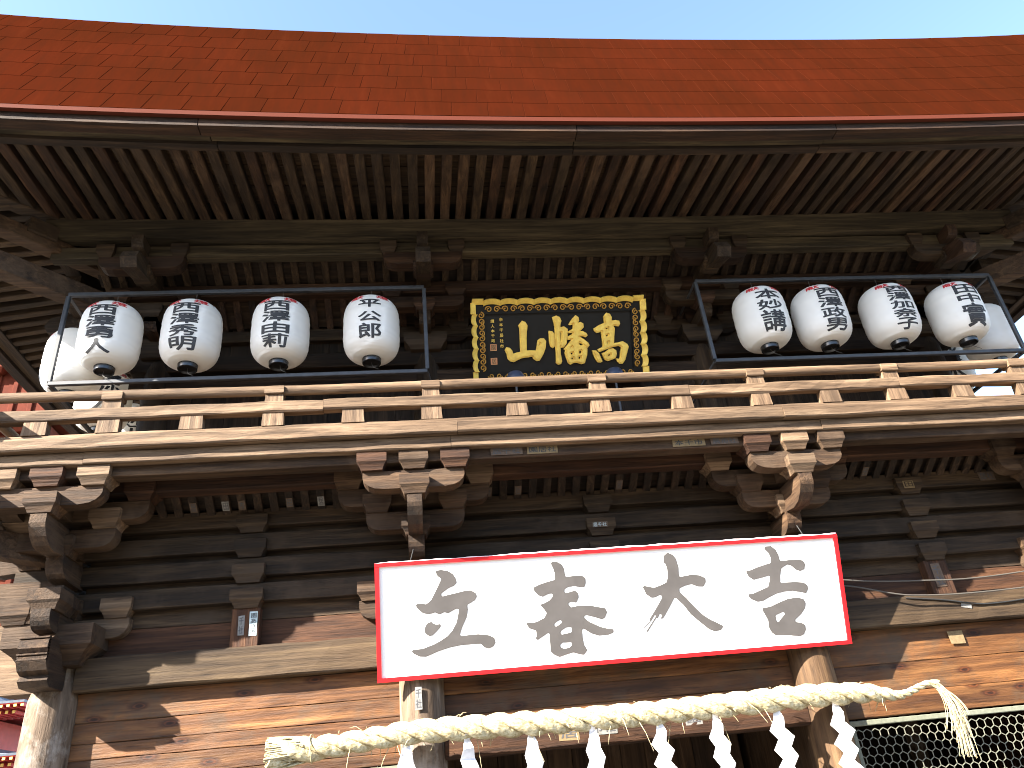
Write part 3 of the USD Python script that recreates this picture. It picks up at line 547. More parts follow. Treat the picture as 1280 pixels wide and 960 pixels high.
# edge of the balcony: brown edge beam below, pale nosing above, in lengths with butt joints
ej = [-6.5, -5.1, -1.62, 2.32, 5.2, 6.5]
for i in range(len(ej) - 1):
    put(GATE, "balcony_edge_beam", beam_x(ej[i] + .002, ej[i + 1] - .002, -1.055, -0.93, 4.838, 4.962, ch=0.010, seg=10, wob=0.004), "grey_timber_x")
ej = [-6.53, -1.55, 1.9, 6.53]
for i in range(len(ej) - 1):
    put(GATE, "balcony_nosing", beam_x(ej[i] + .002, ej[i + 1] - .002, -1.135, -0.90, 4.966, 5.092, ch=0.012, seg=14, wob=0.005), "grey_timber_x")
for s in (-1, 1):
    put(GATE, "balcony_edge_beam", beam_y(s * 6.43 - .07, s * 6.43 + .07, -0.94, 4.6, 4.838, 4.951, ch=0.01, seg=8), "grey_timber_y")
    put(GATE, "balcony_nosing", beam_y(s * 6.43 - .11, s * 6.43 + .11, -0.895, 4.6, 4.966, 5.092, ch=0.01, seg=8), "grey_timber_y")

# railing: base rail, flat middle rail, round top rail, posts with caps and short posts
YR, XR = -0.90, 6.30
RAIL = put(GATE, "balcony_railing", beam_x(-6.55, 6.55, YR - 0.045, YR + 0.05, 5.095, 5.215, ch=0.012, seg=30, wob=0.004), "grey_timber_x")
cuts = [-6.85, -2.9, 1.0, 3.45, 6.85]
for i in range(len(cuts) - 1):
    put(RAIL, "middle_rail", beam_x(cuts[i] + .002, cuts[i + 1] - .002, YR - 0.062 - 0.006 * (i % 2), YR + 0.05, 5.362 + .004 * (i % 2), 5.487, ch=0.014, seg=16, wob=0.005), "grey_timber_x")
tp = [(x, YR + 0.004 * math.sin(1.7 * x), 5.637 + 0.006 * math.sin(0.9 * x + 1) + (0.0009 * abs(x) ** 3 * 0.12)) for x in np.linspace(-6.95, 6.95, 60)]
put(RAIL, "top_rail", tube(tp, 0.054, 14), "grey_timber_x", smooth=True)
full = [0, 1.797, 3.398, 4.982, XR]; half = [0.9, 2.6, 4.19, 5.66]
def post(x, y, rot):
    v, f = stack([(5.213, 0.108, 0.05), (5.364, 0.103, 0.042), (5.40, 0.10, 0.03), (5.45, 0.095, 0.03), (5.486, 0.092, 0.042), (5.572, 0.088, 0.042)], 0, 0)
    if rot: v = v[:, [1, 0, 2]]; f = f[:, ::-1]
    return v + [x, y, 0], f
def cap(x, y, rot):
    v, f = stack([(5.575, 0.083, 0.062), (5.583, 0.098, 0.068), (5.655, 0.098, 0.068), (5.665, 0.09, 0.06)], 0, 0)
    if rot: v = v[:, [1, 0, 2]]; f = f[:, ::-1]
    return v + [x, y, 0], f
def short(x, y, rot):
    v, f = stack([(5.213, 0.115, 0.05), (5.365, 0.106, 0.046)], 0, 0)
    if rot: v = v[:, [1, 0, 2]]; f = f[:, ::-1]
    return v + [x, y, 0], f
for x in sorted(set(full + [-a for a in full])): put(RAIL, "post", post(x, YR, False), "grey_timber_z"); put(RAIL, "post_cap", cap(x, YR, False), "grey_timber_x")
for x in sorted(half + [-a for a in half]): put(RAIL, "short_post", short(x, YR, False), "grey_timber_z")
for s in (-1, 1):
    put(RAIL, "side_base_rail", beam_y(s * XR - .055, s * XR + .055, YR + .06, 4.5, 5.095, 5.215, ch=.012, seg=8), "grey_timber_y")
    put(RAIL, "side_middle_rail", beam_y(s * XR - .05, s * XR + .05, YR - .5, 4.5, 5.375, 5.48, ch=.012, seg=8), "grey_timber_y")
    put(RAIL, "side_top_rail", tube([(s * XR, y, 5.645) for y in np.linspace(YR - .6, 4.5, 12)], 0.052, 12), "grey_timber_y", smooth=True)
    for k, y in enumerate((0.0, 0.9, 1.8, 2.7, 3.6)):
        put(RAIL, "post" if k % 2 else "short_post", (post if k % 2 else short)(s * XR, y, True), "grey_timber_z")

# inside of the lower storey: niche walls, passage doors, ceiling, so that the openings are dark with depth
for x in (-CX, CX):
    for k in range(8):
        put(GATE, "passage_plank", beam_z(x - 0.03, x + 0.03, 0.24 + k * 0.48, 0.24 + k * 0.48 + 0.474, -0.6, 3.2, ch=.005), "old_timber_z")
for s in (-1, 1):
    for k in range(8):
        put(GATE, "end_wall_plank", beam_z(s * XO - 0.03, s * XO + 0.03, 0.24 + k * 0.48, 0.24 + k * 0.48 + 0.474, -0.6, 4.7, ch=.005), "red_timber_z")
for s in (-1, 1):
    put(GATE, "end_wall_board", beam_y(s * XO - .05, s * XO + .05, -.06, .236, 3.1, 4.9, ch=.005), "shade_toned_timber_y")
    put(GATE, "end_wall_board", beam_y(s * XO - .05, s * XO + .05, .24, 4.1, 4.70, 4.93, ch=.005), "shade_toned_timber_y")
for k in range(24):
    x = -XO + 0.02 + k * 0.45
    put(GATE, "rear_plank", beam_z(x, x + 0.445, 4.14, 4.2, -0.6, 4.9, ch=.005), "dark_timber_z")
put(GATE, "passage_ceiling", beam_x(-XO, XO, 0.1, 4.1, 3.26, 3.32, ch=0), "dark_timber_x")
for k in range(12):
    x = -1.75 + k * 0.3
    put(GATE, "door_plank", beam_z(x, x + 0.294, 2.1, 2.15, -0.6, 2.75, ch=.006), "old_timber_z")

# wire windows of the side bays
def hexnet(x0, x1, z0, z1, y, a, t=0.0075):
    ms = []; dx = a * math.sqrt(3); dz = 1.5 * a; r = 0
    z = z0
    def stick(p, q):
        ms.append(bar((p[0], y, p[1]), (q[0], y, q[1]), t, t * .6, up=(0, 1, 0), ch=0))
    while z < z1 + a:
        x = x0 + (dx / 2 if r % 2 else 0)
        while x < x1 + dx:
            c = [(x + a * math.sin(k * math.pi / 3), z + a * math.cos(k * math.pi / 3)) for k in range(6)]
            for k in (0, 1, 5):
                p, q = c[k], c[(k + 1) % 6]
                if all(x0 <= w[0] <= x1 and z0 <= w[1] <= z1 for w in (p, q)): stick(p, q)
            x += dx
        z += dz; r += 1
    return join(ms)
for s in (-1, 1):
    xa, xb = sorted((s * (CX + 0.25), s * (XO - 0.25)))
    fr = put(GATE, "wire_window", beam_x(xa, xb, 0.0, 0.06, 2.035, 2.085, ch=.006), "mesh_frame")
    put(fr, "frame_stile", beam_z(xa, xa + 0.045, 0.002, 0.058, 0.5, 2.034, ch=.006), "mesh_frame")
    put(fr, "frame_stile", beam_z(xb - 0.045, xb, 0.002, 0.058, 0.5, 2.034, ch=.006), "mesh_frame")
    put(fr, "frame_bottom", beam_x(xa, xb, 0.0, 0.06, 0.45, 0.499, ch=.006), "mesh_frame")
    put(fr, "wire_net", hexnet(xa + .04, xb - .04, 0.5, 2.04, 0.03, 0.051), "mesh_wire", kind="stuff")
    for k in range(4):
        put(GATE, "wall_plank", beam_x(xa, xb, 0.0, 0.05, -0.55 + .25 * k, -0.304 + .25 * k, ch=.006), "plank_timber")
    if True:
        for xx in ((CX + 0.19, CX + 0.25), (XO - 0.25, XO - 0.19)):
            a, b = sorted((s * xx[0], s * xx[1])); put(GATE, "window_jamb", beam_z(a, b, 0.0, 0.06, 0.4, 2.09, ch=.004), "old_timber_z")

# ---------------------------------------------------------------- upper storey
YW, X1, X2 = 0.37, 1.812, 5.046
UCOLS = [-X2, -X1, X1, X2]
for x in UCOLS:
    put(GATE, "upper_column", col(x, YW, 0.17, 5.0, 6.78), "shade_toned_timber_z", smooth=40)
for x0, x1 in ((-X2, -X1), (-X1, X1), (X1, X2)):
    n = 8
    for k in range(n):
        a = x0 + (x1 - x0) * k / n; b = x0 + (x1 - x0) * (k + 1) / n
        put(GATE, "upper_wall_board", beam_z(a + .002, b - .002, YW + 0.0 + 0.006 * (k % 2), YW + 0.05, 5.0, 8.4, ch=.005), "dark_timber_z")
for z0, z1, y, m in ((5.0, 5.2, 0.27, "shade_toned_timber_x"), (6.35, 6.52, 0.27, "dark_timber_x"), (6.60, 6.80, 0.25, "dark_timber_x"), (7.02, 7.18, 0.28, "shade_toned_timber_x"), (7.27, 7.43, 0.28, "dark_timber_x")):
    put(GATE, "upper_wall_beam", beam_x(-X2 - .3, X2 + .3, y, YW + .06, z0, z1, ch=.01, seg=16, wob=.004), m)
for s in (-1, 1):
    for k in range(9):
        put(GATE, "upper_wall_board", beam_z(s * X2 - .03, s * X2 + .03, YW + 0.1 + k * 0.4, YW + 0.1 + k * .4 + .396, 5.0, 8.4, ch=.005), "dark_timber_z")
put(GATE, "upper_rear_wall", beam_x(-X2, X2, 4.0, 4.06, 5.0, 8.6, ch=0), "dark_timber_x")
YU1, YU2 = -0.10, -0.60
for y, z0, z1, m in ((YU1, 7.40, 7.56, "brown_timber_x"), (YU2, 7.615, 7.775, "eave_board_timber")):
    xx = X2 + YW - y + .05
    put(GATE, "eave_beam", beam_x(-xx, xx, y - .07, y + .07, z0, z1, ch=.008, seg=24, wob=.004), m)


def rise_strip(pts, R, t0=-1.0, t1=1.0, n=40, side=0, noise=0.0):
    """A board that follows the lifting eave: profile pts (y, z) swept along the eave, mitred at the corners; side -1/+1 runs along that end."""
    poly = np.array(pts, float); RR = np.full(len(poly), R) if np.ndim(R) == 0 else np.asarray(R, float)
    out = []; om = YW - poly[:, 0].mean()
    for i in range(n + 1):
        ring = []
        for (y, z), r in zip(poly, RR):
            o = YW - y; full_ = (X2 if side == 0 else 1.83)
            ea, eb = (e if abs(e) == 1 else e * (full_ + om) / (full_ + o) for e in (t0, t1)); t = ea + (eb - ea) * i / n
            zz = z + r * (t * t * 0.8 + 0.2 * t ** 6) + (noise * math.sin(i * 1.9 + y * 7) if noise else 0)
            if side == 0: ring.append((t * (X2 + o), y, zz))
            else: ring.append((side * (X2 + o), 2.2 + t * (1.83 + o), zz))
        out.append(ring)
    v, f = rings(out)
    a = v[f]; vol = np.einsum("ij,ij->i", a[:, 0], np.cross(a[:, 1], a[:, 2])).sum()
    return v, (f if vol > 0 else f[:, ::-1])


def rect(y0, y1, z0, z1): return [(y0, z0), (y1, z0), (y1, z1), (y0, z1)]


for side in (0, -1, 1):
    ax = "x" if side == 0 else "y"
    n = 40 if side == 0 else 20
    put(GATE, "eave_purlin", rise_strip(rect(-0.75, -0.58, 7.79, 8.07), 0.09, n=n, side=side), "eave_board_timber" if side == 0 else "shade_toned_timber_y")
    joints = [-1, -0.52, -0.02, 0.36, 1] if side == 0 else [-1, 1]
    for i in range(len(joints) - 1):
        a, b = joints[i] + .0006, joints[i + 1] - .0006; nn = max(6, int(n * (b - a) / 2))
        put(GATE, "eave_batten", rise_strip(rect(-2.13, -2.035, 7.83, 8.09), 0.30, a, b, nn, side), "dark_timber_" + ax)
        put(GATE, "eave_board", rise_strip(rect(-2.245, -2.135, 7.866 + .006 * (i % 2), 8.03), 0.31, a, b, nn, side), "eave_board_timber" if side == 0 else "shade_toned_timber_y")
        put(GATE, "eave_board", rise_strip(rect(-2.395, -2.25, 7.815, 8.03), 0.32, a, b, nn, side), "brown_timber_" + ax)
    put(GATE, "copper_drip_edge", rise_strip(rect(-2.45, -2.40, 7.905, 7.962), 0.33, n=n, side=side), "copper_lip", smooth=30)

# rafters and the boards they carry
def lift(t): return t * t * 0.8 + 0.2 * t ** 6
k = 0
for x in np.arange(-7.22, 7.23, 0.19):
    t = x / 7.42
    yi = 0.15 if abs(x) < 5.95 else min(0.15, YW - (abs(x) - X2) + .05)
    if yi < -1.9: continue
    zf = 7.862 + 0.28 * lift(t); zb = 8.085 + 0.10 * lift(t)
    sl = (zb - zf) / 1.34
    put(GATE, "rafter", bar((x, -2.075, zf + .055 - sl * .075), (x, yi, zf + .055 + sl * (yi + 2.0)), 0.112, 0.115, ch=.007, seg=4, wob=.006), ("shade_toned_timber_y", "shade_toned_timber_y", "brown_timber_y", "old_timber_y")[int(NR.integers(4))])
for s in (-1, 1):
    for y in np.arange(-1.75, 6.2, 0.19):
        o1 = 2.37; t = (y - 2.2) / 4.2
        xo = s * (X2 + o1 + .08); xi = s * (X2 - .1) if y > YW - .9 else s * (X2 + (YW - y) - .05)
        if abs(xo) - abs(xi) < .25: continue
        zf = 7.862 + 0.28 * lift(t); zb = 8.085 + 0.10 * lift(t); sl = (zb - zf) / 1.34
        put(GATE, "rafter", bar((xo, y, zf + .055 - sl * .08), (xi, y, zf + .055 + sl * (abs(xo) - abs(xi))), 0.098, 0.115, ch=.007, seg=2, wob=.003), "shade_toned_timber_x")
for side in (0, -1, 1):
    ys = np.linspace(-2.03, -0.92, 7)
    for i in range(6):
        y0, y1 = ys[i], ys[i + 1]
        zz = lambda y: 7.862 + .112 + (y + 2.0) * .157
        rr = lambda y: 0.28 - (y + 2.0) * .134
        h = .008 * (i % 2)
        put(GATE, "soffit_board", rise_strip([(y0 + .002, zz(y0) + h), (y1 - .002, zz(y1) + h), (y1 - .002, zz(y1) + .03), (y0 + .002, zz(y0) + .03)], [rr(y0), rr(y1), rr(y1), rr(y0)], n=30 if side == 0 else 12, side=side),
            "shade_toned_timber_x" if side == 0 else "shade_toned_timber_y")

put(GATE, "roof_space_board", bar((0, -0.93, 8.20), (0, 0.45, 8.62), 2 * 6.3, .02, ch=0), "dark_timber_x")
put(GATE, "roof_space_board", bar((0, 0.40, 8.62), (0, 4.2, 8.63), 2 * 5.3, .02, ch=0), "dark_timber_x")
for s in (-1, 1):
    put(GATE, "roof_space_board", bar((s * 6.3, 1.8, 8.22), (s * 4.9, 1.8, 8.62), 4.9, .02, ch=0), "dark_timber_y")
# hip rafters and slanting tails at the corners
for s in (-1, 1):
    def dg(o, z): return (s * (X2 + o), YW - o, z)
    put(GATE, "hip_rafter", bar(dg(0.2, 8.29), dg(2.42, 8.17), 0.20, 0.24, ch=.01, seg=8, wob=.003), "shade_toned_timber_x")
    put(GATE, "corner_tail", bar(dg(0.1, 7.28), dg(1.75, 7.30), 0.20, 0.25, ch=.012, seg=6, wob=.004), "old_timber_x")
    put(GATE, "corner_tail", bar(dg(0.1, 7.76), dg(1.95, 7.80), 0.18, 0.18, ch=.012, seg=6, wob=.004), "old_timber_x")
    put(GATE, "corner_block", bar(dg(1.03, 7.90), dg(1.25, 7.90), 0.26, 0.2, ch=.012), "shade_toned_timber_x")


def upper_pieces(corner):
    P = []
    def along(a, z0, s, t=0.14, c=0.14, h=.19): return side_prism(arm_profile(-a, a, z0, z0 + h, True, True, c), t, (0, s), (1, 0))
    P.append(("bracket_arm", along(0.55, 6.95, 0.0, h=.16)))
    for u in (-.44, .44, 0): P.append(("bearing_block", block(u, 0, 7.11, .26, .26, .16)))
    P.append(("bracket_nose", side_prism(arm_profile(0, .55, 6.95, 7.11, False, True, .15), .14, (0, 0), (0, 1))))
    P.append(("bearing_block", block(0, 0.47, 7.11, .26, .26, .16)))
    P.append(("bracket_arm", along(0.5, 7.17, 0.47, h=.16)))
    for u in (-.40, .40): P.append(("bearing_block", block(u, .47, 7.33, .26, .26, .15)))
    P.append(("bearing_block", block(0, .97, 7.33, .24, .26, .13)))
    P.append(("bracket_arm", along(0.47, 7.425, 1.0, t=.15, c=.16, h=.175)))
    for u in (-.41, .41): P.append(("bearing_block", block(u, 1.0, 7.60, .2, .2, .17)))
    # slanting tail with a pointed end
    n = [(0.0, 7.62), (0.0, 7.82), (1.36, 7.45), (1.42, 7.33), (1.36, 7.225)]
    P.append(("bracket_tail", side_prism(n, .175, (0, 0), (0, 1))))
    P.append(("bracket_nose", side_prism(arm_profile(0.5, 1.27, 7.60, 7.76, False, True, .08), .13, (0, 0), (0, 1))))
    return P


for x in UCOLS:
    base = put(GATE, "upper_bracket_set", stack([(6.77, .19, .19), (6.82, .22, .22), (6.87, .27, .27), (6.98, .27, .27)], x, YW), "shade_toned_timber_x")
    for nm, vf in upper_pieces(abs(x) > 3):
        v, f = place(vf, x, 0, 1); put(base, nm, (v + [0, YW, 0], f), ("brown_timber_" if NR.random() < .4 else "shade_toned_timber_") + ("x" if nm in ("bracket_arm", "bearing_block") else "y"))
    if abs(x) > 3:
        sg = 1 if x > 0 else -1
        for nm, vf in upper_pieces(True):
            v, f = place(vf, x, 90 * sg, 1); put(base, nm, (v + [0, YW, .003], f), "shade_toned_timber_" + ("y" if nm in ("bracket_arm", "bearing_block") else "x"))
for x in BAYS[:1] + [0] + BAYS[2:]:
    x = x * (X1 + X2) / (2 * 3.708) if x else 0
    st = put(GATE, "upper_strut", beam_z(x - .1, x + .1, .25, .36, 6.80, 7.0, ch=.006), "shade_toned_timber_z")
    put(st, "bearing_block", block(x, .28, 6.86, .26, .22, .16), "shade_toned_timber_x"); put(st, "bearing_block", block(x, .28, 7.11, .26, .22, .16), "shade_toned_timber_x")
for x in np.arange(-5.6, 5.61, 0.185):
    if min(abs(x - c) for c in UCOLS) < .12: continue
    put(GATE, "eave_slat", bar((x, -0.50, 7.73), (x, -0.10, 7.57), .085, .035, ch=.004), "shade_toned_timber_y")
    put(GATE, "inner_slat", bar((x, -0.06, 7.42), (x, 0.31, 7.20), .085, .035, ch=.004), "brown_timber_y")
put(GATE, "eave_slat_board", bar((0, -0.52, 7.79), (0, -0.10, 7.62), 2 * 5.7, .015, ch=0), "dark_timber_x")
put(GATE, "eave_slat_board", bar((0, -0.04, 7.46), (0, 0.33, 7.25), 2 * 5.5, .015, ch=0), "dark_timber_x")

# ---------------------------------------------------------------- roof
B0, B1 = (-2.45, 7.965), (-1.75, 10.2)
def band(u, t, side=0, lift_out=0.0):
    """Point of the steep copper face: u 0 at the drip edge to 1 at its top."""
    y = B0[0] + (B1[0] - B0[0]) * u; z = B0[1] + (B1[1] - B0[1]) * u
    nrm = np.array([-(B1[1] - B0[1]), (B1[0] - B0[0])]); nrm /= np.linalg.norm(nrm)
    y += nrm[0] * lift_out; z += nrm[1] * lift_out
    z += 0.31 * lift(t); o = YW - y
    return (t * (X2 + o), y, z) if side == 0 else (side * (X2 + o), 2.2 + t * (1.83 + o), z)
rm = []
for side in (0, -1, 1, 2):
    n = 20 if side in (-1, 1) else 40
    T = np.linspace(-1, 1, n + 1)
    back = side == 2; side = 0 if back else side
    rows = [[band(0, t, side) for t in T], [band(1, t, side) for t in T]]
    for kk in range(1, 7):   # the roof slope behind, up to the ridge
        q = kk / 6
        row = []
        for t in T:
            b = np.array(band(1, t, side)); top = np.array([t * 4.0 if side == 0 else side * 4.0, 2.2, 13.6]) if side == 0 else np.array([side * 4.0, 2.2, 13.6])
            p = b + (top - b) * q; p[2] = b[2] * (1 - q) + 13.6 * q - 0.35 * math.sin(math.pi * q)
            row.append(tuple(p))
        rows.append(row)
    V = np.array(rows).reshape(-1, 3); F = []
    m = n + 1
    for i in range(len(rows) - 1):
        for j in range(n):
            a = i * m + j; F += [(a, a + 1, a + m + 1), (a, a + m + 1, a + m)]
    F = np.array(F)
    if side == -1: F = F[:, ::-1]
    if back: V = V * [1, -1, 1] + [0, 4.4, 0]; F = F[:, ::-1]
    rm.append((V, F))
ROOF = put(GATE, "roof", join(rm), "copper_seam")
ROWS = 7
bw = 0.385
for r in range(ROWS):
    u0, u1 = r / ROWS, (r + 1) / ROWS
    Xr = X2 + YW - (B0[0] + (B1[0] - B0[0]) * (u0 + u1) / 2)
    edges = np.arange(-Xr + (0 if r % 2 else bw / 2), Xr, bw); edges = np.concatenate([[-Xr], edges[(edges > -Xr + .05) & (edges < Xr - .05)], [Xr]])
    for i in range(len(edges) - 1):
        j = NR.uniform(-.004, .004, 2)
        ta, tb = (edges[i] + .0042) / Xr, (edges[i + 1] - .0042) / Xr
        lo, hi = 0.0034 + NR.uniform(0, .001), 0.003
        g = .0011; lp = 0.0
        P = [band(u0 + g, ta, 0, lo + lp), band(u0 + g, tb, 0, lo), band(u1 - g, tb, 0, hi), band(u1 - g, ta, 0, hi + lp)]
        Q = [band(u0 + g, ta, 0, .001), band(u0 + g, tb, 0, .001), band(u1 - g, tb, 0, .001), band(u1 - g, ta, 0, .001)]
        v = np.array(P + Q); f = np.array([(0, 1, 2), (0, 2, 3), (0, 4, 5), (0, 5, 1), (1, 5, 6), (1, 6, 2), (2, 6, 7), (2, 7, 3), (3, 7, 4), (3, 4, 0)])
        put(ROOF, "copper_sheet", (v, f), "copper_sheet")

# ---------------------------------------------------------------- lettering
def glyph_tris(ch, x, y, w, h, table=None, bold=0.0):
    """Outline pieces of one character fitted to the box (x, y, w, h), as shapely polygons."""
    out = []
    for rings_ in decode((table or GLYPH)[ch]):
        sc = lambda ring: [(x + a / 100 * w, y + b / 100 * h) for a, b in ring]
        p = Polygon(sc(rings_[0]), [sc(q) for q in rings_[1:]])
        if bold: p = p.buffer(bold, join_style=1, quad_segs=2)
        if not p.is_valid: p = p.buffer(0)
        out += list(getattr(p, "geoms", [p]))
    return out


def flat_glyph(polys, depth):
    ms = []
    for p in polys:
        m = trimesh.creation.extrude_polygon(p, depth, engine="earcut"); ms.append((np.array(m.vertices), np.array(m.faces)))
    return join(ms)


def on_plane(vf, origin, ux, uy, un):
    v, f = vf
    return np.asarray(origin, float) + np.outer(v[:, 0], ux) + np.outer(v[:, 1], uy) + np.outer(v[:, 2], un), f


# ---------------------------------------------------------------- votive paper slips pasted on the timber
def slip(parent, c, w, h, paper, ink, chars, along="z", ux=(1, 0, 0), uy=(0, 0, 1), un=(0, -1, 0), label=None, tilt=0.0):
    ux, uy, un = (np.array(a, float) for a in (ux, uy, un))
    if tilt:
        a = math.radians(tilt); ux, uy = ux * math.cos(a) + uy * math.sin(a), uy * math.cos(a) - ux * math.sin(a)
    c = np.array(c, float)
    e = NR.uniform(-.004, .004, (4, 2))
    q = [(-w / 2, -h / 2), (w / 2, -h / 2), (w / 2, h / 2), (-w / 2, h / 2)]
    q = [(a + d[0], b + d[1]) for (a, b), d in zip(q, e)]
    p = put(parent, "paper_slip", on_plane(extrude(q, .003), c, ux, uy, un), paper, label=label)
    n = len(chars)
    if n:
        polys = []
        for i, ch in enumerate(chars):
            if along == "z":
                hh = h * .9 / n; polys += glyph_tris(ch, -w * .36, h * .45 - (i + 1) * hh + hh * .06, w * .72, hh * .88)
            else:
                ww = w * .9 / n; polys += glyph_tris(ch, -w * .45 + i * ww + ww * .06, -h * .36, ww * .88, h * .72)
        put(p, "slip_lettering", on_plane(flat_glyph(polys, .002), c + un * .0028, ux, uy, un), ink)


slip(GATE, (-3.628, -.097, 3.46), .075, .235, "slip_white", "black_ink", "園あさ市", label="white paper slip with black lettering on the left strut")
slip(GATE, (-3.745, -.097, 3.45), .06, .19, "slip_grey", "faded_ink", "千社", label="worn grey paper slip on the left strut")
slip(GATE, (3.69, -.097, 3.45), .11, .26, "slip_brown", "faded_ink", "千社", label="faded brown paper slip on the right strut")
F2 = (0, -.966, 0)
for x, w, paper, t in ((-1.06, .33, "slip_brown", "居千社"), (-.69, .32, "slip_tan", "園居社"), (.86, .35, "slip_tan", "本千市"), (1.25, .3, "slip_brown", "居市社")):
    slip(GATE, (x, -.966, 4.80), w, .085, paper, "black_ink" if paper == "slip_tan" else "faded_ink", t, along="x")
slip(GATE, (-.02, -.157, 4.24), .17, .06, "slip_brown", "slip_white", "居千社", along="x")
slip(GATE, (BAYS[2] - .02, -.157, 4.50), .13, .09, "slip_tan", "old_timber_x", "田", along="x")
slip(GATE, (4.75, -.09, 4.57), .2, .11, "slip_brown", "faded_ink", "居社", along="x")
dd = np.array([0, -0.275, 0.17]); dd /= np.linalg.norm(dd); nn = np.array([0, -dd[2], dd[1]])
if nn[2] > 0: nn = -nn
for i in (6, 8, 9, 12, 14, 22, 24, 25, 27, 34, 41, 46, 49, 52):
    x = xs[i]
    if min(abs(x - c) for c in COLS) < .1: continue
    slip(GATE, np.array([x, -.17, 4.692]) + nn * .018, .07, .12, ("slip_brown", "slip_brown", "slip_grey")[i % 3], "faded_ink", ("田", "市", "居", "社")[i % 4], ux=(1, 0, 0), uy=dd, un=nn)
for c, w, h, p, t in (((-.62, -.112, 2.215), .2, .13, "slip_tan", "居"), ((-.28, -.112, 2.24), .27, .14, "slip_grey", "市社"), ((.02, -.112, 2.27), .1, .08, "slip_grey", "千"), ((.62, -.112, 2.24), .17, .11, "slip_grey", "園")):
    slip(GATE, c, w, h, p, "faded_ink", t, along="x")
slip(GATE, (3.86, -.131, 3.10), .12, .055, "slip_grey", "slip_grey", "", label="torn pale paper scrap on the right tie beam", tilt=-14)
slip(GATE, (3.70, -.012, 2.80), .17, .13, "slip_tan", "slip_grey", "", label="torn faded paper scrap on the right planks")
slip(GATE, (2.0 - 4.0 - .03, -.238, 2.62), .07, .20, "slip_grey", "faded_ink", "千社", label="small paper slip on the column left of the rope's middle")

# ---------------------------------------------------------------- lanterns
R0, RC, HH = 0.320, 0.108, 0.385


def lrad(v):
    a = min(1.0, abs(v) / HH)
    return RC + (R0 - RC) * (max(0.0, 1 - a ** 4.2)) ** 0.52


def paper_shell():
    v_ = [-HH + 2 * HH * i / 96 for i in range(97)]
    # crowd the rows near both ends
    v_ = [HH * math.sin(math.pi / 2 * math.sin(math.pi / 2 * (w / HH))) for w in v_]
    return lathe([(lrad(w) + 0.0016 * math.cos(w / HH * math.pi * 34), w) for w in v_], 56)


def wrap(polys, lift_=.003, edge=0.028):
    """Flat lettering (u sideways, v up) laid on the lantern, its middle facing -y."""
    ms = []
    for p in polys:
        m = trimesh.creation.triangulate_polygon(p, engine="earcut")
        v, f = np.array(m[0]), np.array(m[1])
        v3 = np.c_[v, np.zeros(len(v))]
        v3, f = trimesh.remesh.subdivide_to_size(v3, f, edge, max_iter=12)
        if len(f) and np.cross(v3[f[0][1]] - v3[f[0][0]], v3[f[0][2]] - v3[f[0][0]])[2] < 0: f = f[:, ::-1]
        r = np.array([lrad(b) for b in v3[:, 1]]) + lift_; a = v3[:, 0] / R0
        ms.append((np.stack([r * np.sin(a), -r * np.cos(a), v3[:, 1]], 1), f))
    return join(ms)


def lantern(x, y, z, chars, label, turn=0.0, spots=None, width=.31, group=None, strings=True):
    t = thing("paper_lantern", label, "lantern", group, (x, y, z), turn)
    put(t, "paper_shell", paper_shell(), "lantern_paper", smooth=True)
    put(t, "bottom_cap", lathe([(.085, .02), (.094, -.005), (.104, 0), (.108, .066), (.10, .07)], 32, (0, 0, -HH - .052)), "lantern_cap", smooth=40)
    put(t, "top_cap", lathe([(.10, -.01), (.112, 0), (.112, .045), (.10, .05), (.04, .048)], 32, (0, 0, HH - .01)), "lantern_cap", smooth=40)
    put(t, "hanging_wire", tube([(0, 0, HH + .03), (.004, 0, HH + .09), (0, 0, .58)], .0035, 6), "cable_grey")
    if strings:
        s = RNG.uniform(-.02, .02)
        put(t, "tie_string", tube([(s, 0, -HH - .04), (s + .01, -.03, -HH - .10), (s + .03, -.05, -HH - .135), (s + .08, -.06, -HH - .165)], .0028, 5), "cable_grey")
    for ch, (v0, v1) in zip(chars, spots):
        put(t, "ink_character", wrap(glyph_tris(ch, -width * .44, v0, width * .88, v1 - v0, bold=.0035)), "black_ink", smooth=True)
    for ch, a in (("献", -.52), ("燈", .52)):
        put(t, "red_character", wrap(glyph_tris(ch, a * R0 - .085, .252, .17, .066, bold=.002)), "red_ink", smooth=True)
    return t


S4 = [(.107, .243), (-.04, .095), (-.19, -.054), (-.335, -.203)]
S3 = [(.115, .228), (-.07, .055), (-.28, -.10)]
S3R = [(.095, .248), (-.05, .083), (-.325, -.065)]
S3T = [(.11, .248), (-.03, .098), (-.335, -.045)]
S5 = [(.155, .248), (.032, .142), (-.088, .018), (-.21, -.103), (-.345, -.225)]
ZL, YL = 6.58, -.55
G1 = None
lantern(-5.29, YL, ZL, "西澤勇人", "white paper lantern lettered black, sunlit, at the far left of the front rack", spots=S4, width=.345)
lantern(-4.425, YL, ZL, "西澤秀明", "white paper lantern lettered black, second from the left end of the front rack", spots=S4, width=.345)
lantern(-3.455, YL, ZL, "西澤由莉", "white paper lantern lettered black, third from the left, well left of the plaque", spots=S4, width=.345)
lantern(-2.435, YL, ZL, "平公郎", "white paper lantern with three widely spaced black characters, just left of the plaque", spots=S3, width=.29)
lantern(2.285, YL, ZL, "本妙講", "white paper lantern with three large black characters, just right of the plaque", spots=S3R, width=.35)
lantern(3.055, YL, ZL, "西澤政男", "white paper lantern with four black characters, second to the right of the plaque", spots=S4, width=.345)
lantern(3.965, YL, ZL, "西澤加奈子", "white paper lantern with five tightly stacked black characters, third right of the plaque", spots=S5, width=.34)
lantern(4.88, YL, ZL, "田中實", "white paper lantern with three black outlined characters, rightmost on the front rack", spots=S3T, width=.35)
